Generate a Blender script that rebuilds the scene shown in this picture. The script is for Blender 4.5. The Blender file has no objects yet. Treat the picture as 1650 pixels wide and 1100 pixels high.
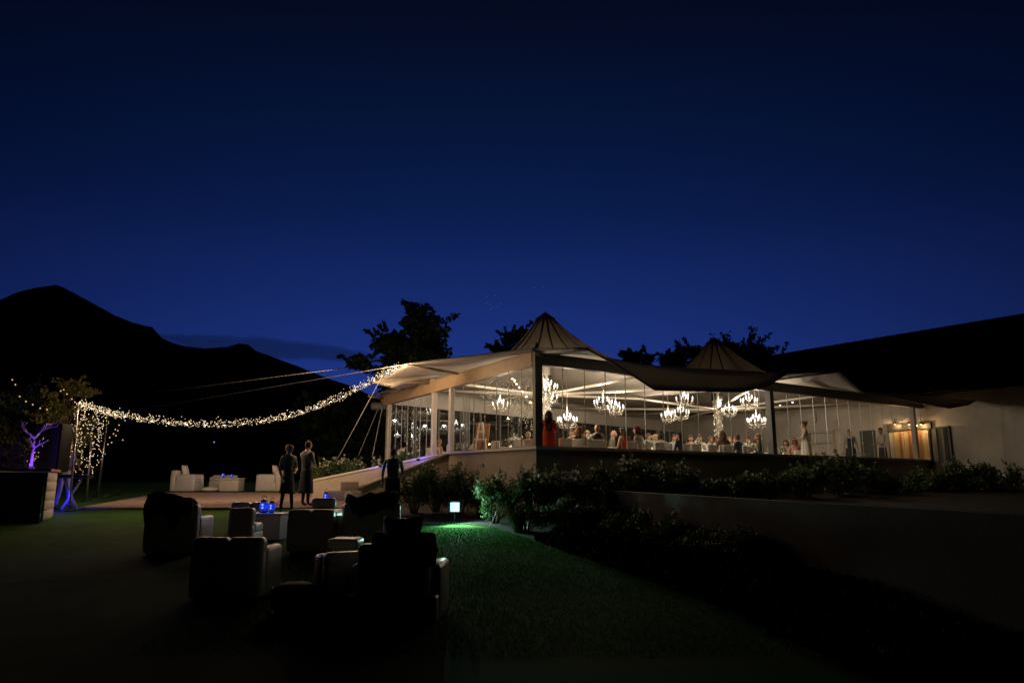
import bpy, bmesh, math, random
import numpy as np
from mathutils import Vector, Matrix, noise
random.seed(7); rng = np.random.default_rng(7)
PI = math.pi
# ---------------------------------------------------------------- camera, sky, exposure
scene = bpy.context.scene
COL = scene.collection
F, PITCH, HZ = 1180.0, math.atan(225/1180.0), 2.0
cam_d = bpy.data.cameras.new('camera'); cam = bpy.data.objects.new('camera', cam_d); COL.objects.link(cam)
cam.location = (0, 0, HZ); cam.rotation_euler = (PI/2 + PITCH, 0, 0)
cam_d.sensor_width = 36; cam_d.lens = 36*F/1650; cam_d.clip_start = .1; cam_d.clip_end = 9000
scene.camera = cam
world = bpy.data.worlds.new('World'); scene.world = world; world.use_nodes = True
wn, wl = world.node_tree.nodes, world.node_tree.links
bg = wn['Background']
SKY_EL, SKY_STR = -5.5, 0.15
sky = wn.new('ShaderNodeTexSky'); sky.sky_type = 'NISHITA'; sky.sun_disc = False
sky.sun_elevation = math.radians(SKY_EL); sky.sun_rotation = math.radians(20); sky.ozone_density = 3.0
bg.inputs[1].default_value = SKY_STR
def wmath(op, a, b=None, c=None, clamp=False):
    n = wn.new('ShaderNodeMath'); n.operation = op; n.use_clamp = clamp
    for i, x in enumerate((a, b, c)):
        if x is None: continue
        if isinstance(x, (int, float)): n.inputs[i].default_value = x
        else: wl.new(x, n.inputs[i])
    return n.outputs[0]
tcw = wn.new('ShaderNodeTexCoord'); sep = wn.new('ShaderNodeSeparateXYZ'); wl.new(tcw.outputs['Generated'], sep.inputs[0])
X_, Y_, Z_ = sep.outputs
ramp_w = wn.new('ShaderNodeValToRGB'); ramp_w.color_ramp.interpolation = 'B_SPLINE'; cr = ramp_w.color_ramp
def lin(*c): return tuple(((v/255+.055)/1.055)**2.4 if v > 10 else v/255/12.92 for v in c)
stops = [(0, (30, 54, 132)), (.10, (30, 53, 130)), (.18, (26, 47, 120)), (.27, (20, 40, 103)), (.35, (11, 31, 81)), (.46, (7, 26, 66)), (.58, (10, 18, 43)), (.75, (5, 7, 13)), (1, (4, 5, 8))]
while len(cr.elements) < len(stops): cr.elements.new(.5)
for e, (p_, c_) in zip(cr.elements, stops): e.position = p_; e.color = (*lin(*c_), 1)
wl.new(Z_, ramp_w.inputs[0])
# the afterglow is strongest ahead and fades round the horizon
az = wmath('ADD', wmath('MULTIPLY', Y_, 1.0), wmath('MULTIPLY', X_, -.03))
az = wmath('MAXIMUM', wmath('MULTIPLY_ADD', az, .95, .06), .2)
az = wmath('POWER', az, 3.8)
# a long thin cloud low over the mountain
u_ = wmath('DIVIDE', X_, wmath('MAXIMUM', Y_, .05)); v_ = wmath('DIVIDE', Z_, wmath('MAXIMUM', Y_, .05))
nzw = wn.new('ShaderNodeTexNoise'); nzw.inputs['Scale'].default_value = 9; nzw.inputs['Detail'].default_value = 6
mpw = wn.new('ShaderNodeMapping'); mpw.inputs['Scale'].default_value = (1, 1, 3.5); wl.new(tcw.outputs['Generated'], mpw.inputs[0]); wl.new(mpw.outputs[0], nzw.inputs[0])
line = wmath('MULTIPLY_ADD', u_, -.098, .1485)
dist = wmath('ABSOLUTE', wmath('ADD', wmath('SUBTRACT', v_, line), wmath('MULTIPLY_ADD', nzw.outputs['Fac'], .028, -.014)))
wdt = wmath('MULTIPLY', wmath('MULTIPLY', wmath('ADD', u_, .52, clamp=True), wmath('SUBTRACT', -.14, u_, clamp=True), clamp=True), .42)
band = wn.new('ShaderNodeMapRange'); band.interpolation_type = 'SMOOTHSTEP'; band.inputs['From Min'].default_value = -.004; band.inputs['From Max'].default_value = .006
wl.new(wmath('SUBTRACT', wdt, dist), band.inputs[0])
cloud = wmath('MULTIPLY', band.outputs[0], wmath('GREATER_THAN', Y_, .1))
mxw = wn.new('ShaderNodeMix'); mxw.data_type = 'RGBA'; mxw.blend_type = 'MULTIPLY'; wl.new(wmath('MULTIPLY', cloud, .75), mxw.inputs[0]); wl.new(ramp_w.outputs[0], mxw.inputs[6]); mxw.inputs[7].default_value = (.42, .42, .34, 1)
vm = wn.new('ShaderNodeVectorMath'); vm.operation = 'SCALE'; wl.new(mxw.outputs[2], vm.inputs[0]); wl.new(wmath('MULTIPLY', az, 1/SKY_STR), vm.inputs['Scale'])
va = wn.new('ShaderNodeVectorMath'); va.operation = 'ADD'; wl.new(vm.outputs[0], va.inputs[0]); wl.new(sky.outputs[0], va.inputs[1]); wl.new(va.outputs[0], bg.inputs[0])
scene.view_settings.view_transform = 'Standard'; scene.view_settings.look = 'None'
scene.view_settings.exposure = 0; scene.view_settings.gamma = 1
scene.render.engine = 'CYCLES'
scene.cycles.use_denoising = True
scene.cycles.max_bounces = 7; scene.cycles.diffuse_bounces = 3; scene.cycles.glossy_bounces = 3
scene.cycles.transparent_max_bounces = 24; scene.cycles.caustics_reflective = False; scene.cycles.caustics_refractive = False
scene.cycles.sample_clamp_indirect = 2.0
try: scene.cycles.use_light_tree = True
except Exception: pass
# ---------------------------------------------------------------- geometry of the place
def V(*a): return Vector(a)
def ray(px, py):
    x, y = (px-825)/F, (550-py)/F
    return V(x, math.cos(PITCH)-y*math.sin(PITCH), math.sin(PITCH)+y*math.cos(PITCH))
CAM = V(0, 0, HZ)
def at_Y(px, py, Y):
    d = ray(px, py); return CAM + d*(Y/d.y)
def at_z(px, py, z):
    d = ray(px, py); return CAM + d*((z-HZ)/d.z)
SL = .063
def gz(x, y):
    return SL*max(-12, min(y, 31))
def on_ground(px, py):
    d = ray(px, py); t = HZ/(SL*d.y-d.z)
    return CAM + d*t
UX, UY = .8155, .5787
C0 = at_Y(866, 775, 19.4); C0.z = 0
def ab(a, b, z=0): return V(C0.x+UX*a-UY*b, C0.y+UY*a+UX*b, z)
def to_ab(p): dx, dy = p.x-C0.x, p.y-C0.y; return dx*UX+dy*UY, -dx*UY+dy*UX
def fac(px, py, b):
    d = ray(px, py); dn = -d.x*UY+d.y*UX; o = -(CAM.x-C0.x)*UY+(CAM.y-C0.y)*UX
    return CAM + d*((b-o)/dn)
def lef(px, py, a):
    d = ray(px, py); dn = d.x*UX+d.y*UY; o = (CAM.x-C0.x)*UX+(CAM.y-C0.y)*UY
    return CAM + d*((a-o)/dn)
ROT_U = math.atan2(UY, UX)       # local x along the right facade, local y into the room
FLOOR, SILL, BEAM = 2.30, 2.89, 5.06
FAR_A, FAR_B, LEN = 8.8, 13.5, 20.7
def far_b(a): return FAR_A+(FAR_B-FAR_A)*a/LEN
# ---------------------------------------------------------------- materials
MATS = {}
def mat(name, col, rough=.7, var=.0, scale=8, bump=0., bscale=40, metal=0., emit=None, es=0., trans=0., col2=None, spec=.5, sheen=0.):
    if name in MATS: return MATS[name]
    m = bpy.data.materials.new(name); m.use_nodes = True
    n, l = m.node_tree.nodes, m.node_tree.links
    b = n['Principled BSDF']; b.inputs['Base Color'].default_value = (*col, 1); b.inputs['Roughness'].default_value = rough
    b.inputs['Metallic'].default_value = metal; b.inputs['Specular IOR Level'].default_value = spec
    tc = n.new('ShaderNodeTexCoord')
    if var > 0 or col2:
        nz = n.new('ShaderNodeTexNoise'); nz.inputs['Scale'].default_value = scale; nz.inputs['Detail'].default_value = 5
        l.new(tc.outputs['Object'], nz.inputs['Vector'])
        rp = n.new('ShaderNodeValToRGB'); rp.color_ramp.elements[0].position = .3; rp.color_ramp.elements[1].position = .7
        c2 = col2 or tuple(min(1, c*(1+var)) for c in col); c1 = col if col2 else tuple(c*(1-var) for c in col)
        rp.color_ramp.elements[0].color = (*c1, 1); rp.color_ramp.elements[1].color = (*c2, 1)
        l.new(nz.outputs['Fac'], rp.inputs[0]); l.new(rp.outputs[0], b.inputs['Base Color'])
    if bump > 0:
        nb = n.new('ShaderNodeTexNoise'); nb.inputs['Scale'].default_value = bscale; nb.inputs['Detail'].default_value = 6
        l.new(tc.outputs['Object'], nb.inputs['Vector'])
        bp = n.new('ShaderNodeBump'); bp.inputs['Strength'].default_value = bump; bp.inputs['Distance'].default_value = .02
        l.new(nb.outputs['Fac'], bp.inputs['Height']); l.new(bp.outputs[0], b.inputs['Normal'])
    if emit: b.inputs['Emission Color'].default_value = (*emit, 1); b.inputs['Emission Strength'].default_value = es
    if trans > 0:
        t = n.new('ShaderNodeBsdfTranslucent'); t.inputs[0].default_value = (*col, 1)
        mx = n.new('ShaderNodeMixShader'); mx.inputs[0].default_value = trans
        out = n['Material Output']; l.new(b.outputs[0], mx.inputs[1]); l.new(t.outputs[0], mx.inputs[2]); l.new(mx.outputs[0], out.inputs[0])
    MATS[name] = m; return m
def emat(name, col, s, sample=True):
    if name in MATS: return MATS[name]
    m = bpy.data.materials.new(name); m.use_nodes = True
    n, l = m.node_tree.nodes, m.node_tree.links; n.remove(n['Principled BSDF'])
    e = n.new('ShaderNodeEmission'); e.inputs[0].default_value = (*col, 1); e.inputs[1].default_value = s
    l.new(e.outputs[0], n['Material Output'].inputs[0])
    if not sample:
        try: m.cycles.emission_sampling = 'NONE'
        except Exception: pass
    MATS[name] = m; return m
def glass(name, tint=(1, 1, 1), ior=1.45, base=.0):
    m = bpy.data.materials.new(name); m.use_nodes = True
    n, l = m.node_tree.nodes, m.node_tree.links; n.remove(n['Principled BSDF'])
    t = n.new('ShaderNodeBsdfTransparent'); t.inputs[0].default_value = (*tint, 1)
    g = n.new('ShaderNodeBsdfGlossy'); g.inputs['Roughness'].default_value = .02
    f = n.new('ShaderNodeLayerWeight'); f.inputs[0].default_value = .5
    pw = n.new('ShaderNodeMath'); pw.operation = 'POWER'; pw.inputs[1].default_value = 5; l.new(f.outputs['Facing'], pw.inputs[0])
    a = n.new('ShaderNodeMath'); a.operation = 'MULTIPLY_ADD'; a.inputs[1].default_value = .95; a.inputs[2].default_value = .04+base; l.new(pw.outputs[0], a.inputs[0])
    mx = n.new('ShaderNodeMixShader'); l.new(a.outputs[0], mx.inputs[0]); l.new(t.outputs[0], mx.inputs[1]); l.new(g.outputs[0], mx.inputs[2])
    l.new(mx.outputs[0], n['Material Output'].inputs[0]); MATS[name] = m; return m
M_canvas = mat('canvas', (.60, .55, .48), .75, var=.08, scale=1.2, bump=.15, bscale=3, trans=.30)
M_seam = mat('canvas_seam', (.14, .12, .10), .7, trans=.1)
M_beam = mat('painted_steel', (.44, .32, .20), .45, var=.06, scale=4)
M_post = mat('pale_post', (.55, .52, .46), .5, var=.05)
M_dpost = mat('dark_post', (.13, .13, .12), .5, var=.1)
M_plaster = mat('plaster', (.42, .37, .30), .85, var=.10, scale=2.5, bump=.25, bscale=30)
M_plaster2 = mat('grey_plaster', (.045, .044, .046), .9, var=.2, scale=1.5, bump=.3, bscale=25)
M_wall = mat('hall_plaster', (.66, .61, .54), .85, var=.16, scale=1.1, bump=.2, bscale=20)
M_cap = mat('wall_cap', (.62, .58, .50), .6, var=.08, bump=.1)
M_floor = mat('room_floor', (.22, .17, .12), .4, var=.15, scale=3)
M_roof = mat('hall_roof', (.035, .03, .028), .8, var=.25, scale=2, bump=.3)
M_white = mat('white_leather', (.62, .59, .56), .38, var=.06, scale=6, bump=.12, bscale=60)
M_cloth = mat('white_cloth', (.72, .69, .63), .85, var=.05, bump=.15, bscale=80)
M_dark = mat('dark_cloth', (.035, .033, .035), .8, var=.3, scale=20, bump=.2)
M_black = mat('black_metal', (.012, .012, .012), .4)
M_steel = mat('steel', (.45, .43, .4), .3, metal=.9)
M_cable = mat('cable', (.4, .38, .33), .5)
M_alu = mat('seal_strip', (.34, .33, .30), .35, spec=.8)
M_wood = mat('floor_board', (.40, .29, .23), .5, var=.18, scale=3, bump=.1)
M_brown = mat('brown_board', (.30, .13, .045), .6, var=.15)
M_whitew = mat('white_wood', (.7, .66, .58), .5)
M_leaf = mat('leaf', (.06, .11, .03), .5, col2=(.10, .16, .05), scale=3, trans=.2)
M_leaf2 = mat('pine_leaf', (.03, .05, .02), .6, col2=(.05, .075, .025), scale=1)
M_leaf3 = mat('olive_leaf', (.09, .10, .025), .6, col2=(.14, .13, .04), scale=1)
M_petal = mat('petal', (.80, .76, .70), .7, trans=.2)
M_red = mat('red_petal', (.35, .03, .03), .7)
M_bark = mat('bark', (.09, .06, .04), .9, var=.3, bump=.5)
M_soil = mat('soil', (.022, .016, .012), .95, var=.4, scale=12, bump=.8, bscale=30)
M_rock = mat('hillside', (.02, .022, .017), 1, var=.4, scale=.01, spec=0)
M_blade = mat('grass_blade', (.018, .11, .012), .6, col2=(.04, .16, .02), scale=2, spec=.2, trans=.45)
M_bulb = emat('warm_bulb', (1, .80, .52), 26)
M_fairy = emat('fairy_bulb', (1, .73, .43), 1.8, False)
M_fairy_in = emat('room_fairy_bulb', (1, .80, .46), 3.4, False)
M_cand = emat('candle_bulb', (1, .95, .86), 3.2, False)
M_flame = emat('flame', (1, .70, .38), 1.6, False)
M_wlamp = emat('wall_lamp_bulb', (1, .72, .34), 2, False)
M_blueb = emat('blue_bulb', (.25, .40, 1), 1.2)
M_blueg = mat('blue_glass', (.02, .05, .35), .15, emit=(.02, .07, 1), es=.35)
M_flood = emat('flood_lens', (.50, .95, 1.0), 1.7)
M_crystal = mat('crystal', (.55, .51, .43), .15, trans=.3)
M_glass = glass('pane_glass', ior=1.35)
M_dglass = glass('night_glass', (.55, .58, .6), ior=1.5, base=.12)
M_clear = glass('clear_glass', (.9, .92, .92), ior=1.4, base=.05)
def grass_mat():
    m = mat('lawn_turf', (.025, .075, .012), .95, col2=(.045, .11, .018), scale=1.5, bump=.5, bscale=60, spec=.1)
    return m
M_turf = grass_mat()
# ---------------------------------------------------------------- mesh helpers
class MB:
    def __init__(s): s.v = []; s.f = []; s.m = []; s.sm = []
    def add(s, vs, fs, mi=0, sm=False):
        o = len(s.v); s.v += [tuple(v) for v in vs]; s.f += [tuple(i+o for i in f) for f in fs]; s.m += [mi]*len(fs); s.sm += [sm]*len(fs); return s
    def box(s, c, d, rz=0, mi=0, M=None):
        hx, hy, hz = d[0]/2, d[1]/2, d[2]/2; c = Vector(c); R = M or Matrix.Rotation(rz, 3, 'Z')
        vs = [c + R @ V(x*hx, y*hy, z*hz) for z in (-1, 1) for x, y in ((-1, -1), (1, -1), (1, 1), (-1, 1))]
        return s.add(vs, [(3, 2, 1, 0), (4, 5, 6, 7), (0, 1, 5, 4), (1, 2, 6, 5), (2, 3, 7, 6), (3, 0, 4, 7)], mi)
    def rbox(s, c, d, r=.05, rz=0, mi=0, seg=3, soft=0):
        bm = bmesh.new(); bmesh.ops.create_cube(bm, size=1); bmesh.ops.scale(bm, vec=d, verts=bm.verts)
        bmesh.ops.bevel(bm, geom=bm.edges[:], offset=min(r, min(d)*.49), segments=seg, affect='EDGES', profile=.5)
        if soft:
            for v in bm.verts:
                k = noise.noise(Vector((v.co.x*3+c[0]*5, v.co.y*3+c[1], v.co.z*3)))*soft
                v.co *= 1+k
        R = Matrix.Rotation(rz, 3, 'Z'); c = Vector(c); bm.verts.ensure_lookup_table()
        s.add([c+R @ v.co for v in bm.verts], [[v.index for v in f.verts] for f in bm.faces], mi, True); bm.free(); return s
    def cyl(s, p0, p1, r0, r1=None, n=8, mi=0, cap=True, sm=True):
        p0, p1 = Vector(p0), Vector(p1); r1 = r0 if r1 is None else r1; d = (p1-p0)
        if d.length < 1e-6: return s
        d.normalize(); a = d.orthogonal().normalized(); b = d.cross(a)
        ring = lambda p, r: [p+(a*math.cos(2*PI*i/n)+b*math.sin(2*PI*i/n))*r for i in range(n)]
        s.add(ring(p0, r0)+ring(p1, r1), [(i, (i+1) % n, n+(i+1) % n, n+i) for i in range(n)], mi, sm)
        if cap:
            o = len(s.v)-2*n; s.f += [tuple(o+n-1-i for i in range(n)), tuple(o+n+i for i in range(n))]; s.m += [mi]*2; s.sm += [False]*2
        return s
    def tube(s, pts, r, n=6, mi=0):
        pts = [Vector(p) for p in pts]; k = len(pts); R = r if isinstance(r, (list, tuple)) else [r]*k
        vs = []
        for i, p in enumerate(pts):
            d = (pts[min(i+1, k-1)]-pts[max(i-1, 0)]).normalized(); a = d.cross(V(0, 0, 1))
            a = a.normalized() if a.length > .05 else V(1, 0, 0); b = d.cross(a)
            vs += [p+(a*math.cos(2*PI*j/n)+b*math.sin(2*PI*j/n))*R[i] for j in range(n)]
        fs = [(i*n+j, i*n+(j+1) % n, (i+1)*n+(j+1) % n, (i+1)*n+j) for i in range(k-1) for j in range(n)]
        fs += [tuple(range(n-1, -1, -1)), tuple((k-1)*n+j for j in range(n))]
        return s.add(vs, fs, mi, True)
    def lathe(s, prof, c=(0, 0, 0), n=20, mi=0, wob=None):
        c = Vector(c); vs = []
        for i, (r, z) in enumerate(prof):
            for j in range(n):
                t = 2*PI*j/n; rr = r*(1+(wob(i, t) if wob else 0)); vs.append(c+V(rr*math.cos(t), rr*math.sin(t), z))
        k = len(prof)
        fs = [(i*n+j, i*n+(j+1) % n, (i+1)*n+(j+1) % n, (i+1)*n+j) for i in range(k-1) for j in range(n)]
        if prof[0][0] > 1e-4: fs.append(tuple(range(n-1, -1, -1)))
        if prof[-1][0] > 1e-4: fs.append(tuple((k-1)*n+j for j in range(n)))
        return s.add(vs, fs, mi, True)
    def octa(s, c, r, mi=0, h=1.0):
        c = Vector(c)
        return s.add([c+V(r, 0, 0), c+V(0, r, 0), c+V(-r, 0, 0), c+V(0, -r, 0), c+V(0, 0, r*h), c-V(0, 0, r*h)],
                     [(0, 1, 4), (1, 2, 4), (2, 3, 4), (3, 0, 4), (1, 0, 5), (2, 1, 5), (3, 2, 5), (0, 3, 5)], mi, True)
    def ball(s, c, rad, mi=0, n=10, k=6):
        rx, ry, rz = rad if isinstance(rad, (tuple, list)) else (rad,)*3; c = Vector(c); vs = []
        for i in range(k+1):
            ph = PI*i/k
            for j in range(n): t = 2*PI*j/n; vs.append(c+V(rx*math.sin(ph)*math.cos(t), ry*math.sin(ph)*math.sin(t), rz*math.cos(ph)))
        return s.add(vs, [(i*n+j, (i+1)*n+j, (i+1)*n+(j+1) % n, i*n+(j+1) % n) for i in range(k) for j in range(n)], mi, True)
    def mesh(s, name, mats):
        me = bpy.data.meshes.new(name); me.from_pydata(s.v, [], s.f)
        for m in (mats if isinstance(mats, (list, tuple)) else [mats]): me.materials.append(m)
        me.polygons.foreach_set('material_index', s.m); me.polygons.foreach_set('use_smooth', s.sm); me.update(); return me
    def obj(s, name, mats, parent=None, **k): return link(name, s.mesh(name, mats), parent, **k)
def link(name, me, parent=None, loc=None, rz=0, kind=None, label=None, cat=None, group=None):
    o = bpy.data.objects.new(name, me); COL.objects.link(o)
    if parent is not None: o.parent = parent
    if loc is not None: o.location = loc
    if rz: o.rotation_euler = (0, 0, rz)
    if kind: o['kind'] = kind
    if label: o['label'] = label
    if cat: o['category'] = cat
    if group: o['group'] = group
    return o
def thing(name, label, cat, loc=(0, 0, 0), rz=0, group=None):
    o = bpy.data.objects.new(name, None); COL.objects.link(o); o.location = loc; o.rotation_euler = (0, 0, rz)
    o.empty_display_size = .1; o['label'] = label; o['category'] = cat
    if group: o['group'] = group
    return o
def dup(root, loc, rz=0, label=None, sc=1, group=None, cat=None):
    r = root.copy(); COL.objects.link(r); r.location = loc; r.rotation_euler = (0, 0, rz); r.scale = (sc,)*3
    if label: r['label'] = label
    if group: r['group'] = group
    for ch in root.children:
        c = ch.copy(); COL.objects.link(c); c.parent = r
        for g in ch.children:
            d = g.copy(); COL.objects.link(d); d.parent = c
    return r
def structure(name, mb, m): return mb.obj(name, m, kind='structure')
def lamp(parent, loc, col, W, r=.1, name='light', typ='POINT', **k):
    l = bpy.data.lights.new(name, typ); l.color = col; l.energy = W
    if typ in ('POINT', 'SPOT'): l.shadow_soft_size = r
    for a, b in k.items(): setattr(l, a, b)
    o = bpy.data.objects.new(name, l); COL.objects.link(o); o.location = loc
    if parent: o.parent = parent
    return o
def fixture(parent, loc, col, W):  # point lamp with a made-up housing to give it a visible body
    loc = Vector(loc); lamp(parent, loc, col, W, .03)
    mb = MB(); mb.cyl(loc-V(0, 0, .12), loc-V(0, 0, .04), .05, .06, 12); mb.obj('added_housing', M_black, parent)
def np_mesh(name, verts, k, mats, smooth=False, midx=None):
    """verts (n*k,3): n separate k-gons"""
    n = len(verts)//k; me = bpy.data.meshes.new(name)
    me.vertices.add(len(verts)); me.vertices.foreach_set('co', verts.astype(np.float32).ravel())
    me.loops.add(len(verts)); me.loops.foreach_set('vertex_index', np.arange(len(verts), dtype=np.int32))
    me.polygons.add(n); me.polygons.foreach_set('loop_start', np.arange(0, n*k, k, dtype=np.int32))
    for m in (mats if isinstance(mats, (list, tuple)) else [mats]): me.materials.append(m)
    if midx is not None: me.polygons.foreach_set('material_index', midx.astype(np.int32))
    me.update(calc_edges=True); me.validate(); return me
def leaf_quads(P, size, asp=.5, droop=0):
    n = len(P); d = rng.normal(size=(n, 3)); d[:, 2] -= droop; d /= np.linalg.norm(d, axis=1)[:, None]
    e = np.cross(d, rng.normal(size=(n, 3))); e /= np.linalg.norm(e, axis=1)[:, None]
    s = (size*(.6+.8*rng.random(n)))[:, None]
    return np.stack([P-d*s*.5, P+e*s*asp*.5, P+d*s*.5, P-e*s*asp*.5], 1).reshape(-1, 3)
# ---------------------------------------------------------------- ground
def terrain():
    ys = sorted(set([-12, -6, 0]+list(np.arange(2, 34, 1.0))+[36, 40, 50, 70, 100, 160, 260, 400, 700, 1200, 2500, 5000]))
    xs = [-4000, -1500, -600, -250, -120, -70, -45]+list(np.arange(-34, 35, 2.0))+[45, 70, 120, 250, 600, 1500, 4000]
    mb = MB(); vs = [V(x, y, gz(x, y)+(0.02*noise.noise(V(x*.3, y*.3, 0)) if y < 60 else 0)) for y in ys for x in xs]
    w = len(xs); mb.add(vs, [(j*w+i, j*w+i+1, (j+1)*w+i+1, (j+1)*w+i) for j in range(len(ys)-1) for i in range(w-1)], 0, True)
    structure('lawn', mb, M_turf)
terrain()
edge_px = [(560, 846), (650, 845), (700, 844), (740, 844), (775, 846), (800, 851), (850, 867), (900, 886), (1000, 921), (1100, 958), (1200, 1000), (1350, 1075)]
lawn_edge = [on_ground(*p) for p in edge_px]
RW0, RW1 = at_Y(975, 790, 16.5), at_Y(1650, 830, 7.0)
rdir = (RW1-RW0); RW2 = RW1+rdir*.35
def edge_x(y):
    pts = sorted([(p.y, p.x) for p in lawn_edge])
    if y <= pts[0][0]: return pts[0][1]+(pts[0][0]-y)*.1
    for (y0, x0), (y1, x1) in zip(pts, pts[1:]):
        if y0 <= y <= y1: return x0+(x1-x0)*(y-y0)/(y1-y0+1e-9)
    return -99
def soil():
    mb = MB(); top = [ab(0, 6.2), ab(0, 4.0), ab(0, 2.5), ab(0, 1), ab(0, 0), RW0, RW0.lerp(RW1, .3), RW0.lerp(RW1, .5), RW0.lerp(RW1, .65), RW0.lerp(RW1, .8), RW1, RW2]
    vs = []
    n = 12
    for a, b in zip(lawn_edge, top):
        for i in range(n+1):
            p = a.lerp(b, i/n); z = gz(p.x, p.y)+.012+.05*min(1, i*.4)+(.05*noise.noise(V(p.x*2, p.y*2, 3)) if i else 0)
            vs.append(V(p.x, p.y, z))
    w = n+1
    mb.add(vs, [(j*w+i, (j+1)*w+i, (j+1)*w+i+1, j*w+i+1) for j in range(len(top)-1) for i in range(n)], 0, True)
    mb.obj('flower_bed_soil', M_soil, kind='structure')
    mb = MB(); vs = []; N1, N2 = 16, 12; inner = [RW0.lerp(RW1, i/12) for i in range(13)]+[RW1.lerp(RW2, .5), RW2, V(RW2.x+.5, RW2.y-1, 0), V(RW2.x+1, RW2.y-2, 0)]
    for i in range(N1+1):
        A = ab(LEN*min(1, i/10), 0) if i <= 10 else ab(LEN, -(i-10)*4.0); B = inner[i]
        for j in range(N2+1):
            p = A.lerp(B, j/N2); z = max(1.40, gz(0, p.y)+.04)+.06*noise.noise(V(p.x*2, p.y*2, 1)); vs.append(V(p.x, p.y, min(z, 1.62) if j > 9 else z))
    w2 = N2+1
    mb.add(vs, [(i*w2+j, (i+1)*w2+j, (i+1)*w2+j+1, i*w2+j+1) for i in range(N1) for j in range(N2)], 0, True); mb.obj('upper_bed_soil', M_soil, kind='structure')
soil()
# retaining wall
mb = MB(); off = V(-rdir.y, rdir.x, 0).normalized()*.11
off = off if off.x > 0 else -off
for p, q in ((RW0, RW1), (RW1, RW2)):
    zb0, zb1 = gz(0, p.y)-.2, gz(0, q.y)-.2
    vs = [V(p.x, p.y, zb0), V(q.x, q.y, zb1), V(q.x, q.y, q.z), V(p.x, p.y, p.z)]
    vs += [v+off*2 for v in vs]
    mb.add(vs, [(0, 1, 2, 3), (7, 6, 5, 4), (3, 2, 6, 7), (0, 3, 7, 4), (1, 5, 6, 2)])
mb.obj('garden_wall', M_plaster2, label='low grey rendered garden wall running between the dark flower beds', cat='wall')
# hills
def ridge(name, pts, Y, depth, seed):
    n = 12; vs = []; P = []
    for (x0, y0), (x1, y1) in zip(pts, pts[1:]):
        k = max(1, int(abs(x1-x0)/8))
        for i in range(k):
            t = i/k; P.append((x0+(x1-x0)*t, y0+(y1-y0)*t+1.2*noise.noise(V((x0+(x1-x0)*t)*.08, seed, 0))))
    P.append(pts[-1]); w = 2*n+1
    for px, py in P:
        c = at_Y(px, py, Y)
        for j in range(-n, n+1):
            t = abs(j)/n; h = (c.z-1.5)*(1-t)**1.25; dy = j/n*depth
            p = V(c.x*(1+dy/Y*.3), Y+dy, 1.5+h)
            if j: p.z += noise.fractal(V(p.x*.01, p.y*.01, seed), 1, 2, 4)*(c.z-1.5)*.10*min(1, t*3)*(1-t)
            vs.append(p)
    mb = MB(); mb.add(vs, [(a*w+b, (a+1)*w+b, (a+1)*w+b+1, a*w+b+1) for a in range(len(P)-1) for b in range(w-1)], 0, True)
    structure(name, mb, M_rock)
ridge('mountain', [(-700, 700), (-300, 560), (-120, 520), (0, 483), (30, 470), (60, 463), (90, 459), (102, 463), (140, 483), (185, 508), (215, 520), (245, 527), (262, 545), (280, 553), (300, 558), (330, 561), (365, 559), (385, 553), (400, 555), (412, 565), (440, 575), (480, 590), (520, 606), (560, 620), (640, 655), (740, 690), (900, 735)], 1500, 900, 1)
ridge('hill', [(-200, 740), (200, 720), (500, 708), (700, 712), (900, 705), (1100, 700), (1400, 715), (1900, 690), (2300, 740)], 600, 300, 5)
# ---------------------------------------------------------------- the pavilion (building)
pav = thing('pavilion', 'canvas roofed glass pavilion glowing from within, two pointed roof peaks', 'pavilion')
# plinth walls
def wall_seg(mb, p, q, z0, z1, th, mi=0):
    d = (q-p); d.z = 0; L = d.length; rz = math.atan2(d.y, d.x); c = (p+q)/2
    mb.box((c.x, c.y, (z0+z1)/2), (L, th, z1-z0), rz, mi)
mb = MB(); wall_seg(mb, ab(-.142, -.02), ab(LEN, -.02), .6, SILL-.07, .24); mb.obj('wall', M_plaster, pav)
mb = MB(); wall_seg(mb, ab(-.02, .10), ab(-.02, 4.4), .8, SILL-.07, .24); mb.obj('wall', M_plaster, pav)
mb = MB(); wall_seg(mb, ab(-.242, -.06), ab(LEN, -.06), SILL-.07, SILL, .42); mb.obj('sill', M_cap, pav)
mb = MB(); wall_seg(mb, ab(-.05, .16), ab(-.05, 4.55), SILL-.07, SILL, .38); mb.obj('sill', M_cap, pav)
mb = MB(); wall_seg(mb, ab(.05, .04), ab(LEN, .04), SILL, SILL+.03, .05); wall_seg(mb, ab(.02, .1), ab(.02, 4.4), SILL, SILL+.03, .05); mb.obj('glass_track', M_dpost, pav)
for p in (lef(779, 749, -.145), lef(842, 750, -.145)):
    mb = MB(); mb.box(p, (.03, .06, .07), ROT_U); mb.obj('weep_hole', M_black, pav)
# floor slab
mb = MB(); P = [ab(.1, .1), ab(LEN, .1), ab(LEN, FAR_B), ab(.1, FAR_A)]
mb.add([V(p.x, p.y, FLOOR) for p in P]+[V(p.x, p.y, 1.2) for p in P], [(0, 1, 2, 3), (7, 6, 5, 4), (0, 3, 7, 4), (3, 2, 6, 7)]); mb.obj('floor', M_floor, pav)
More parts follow.
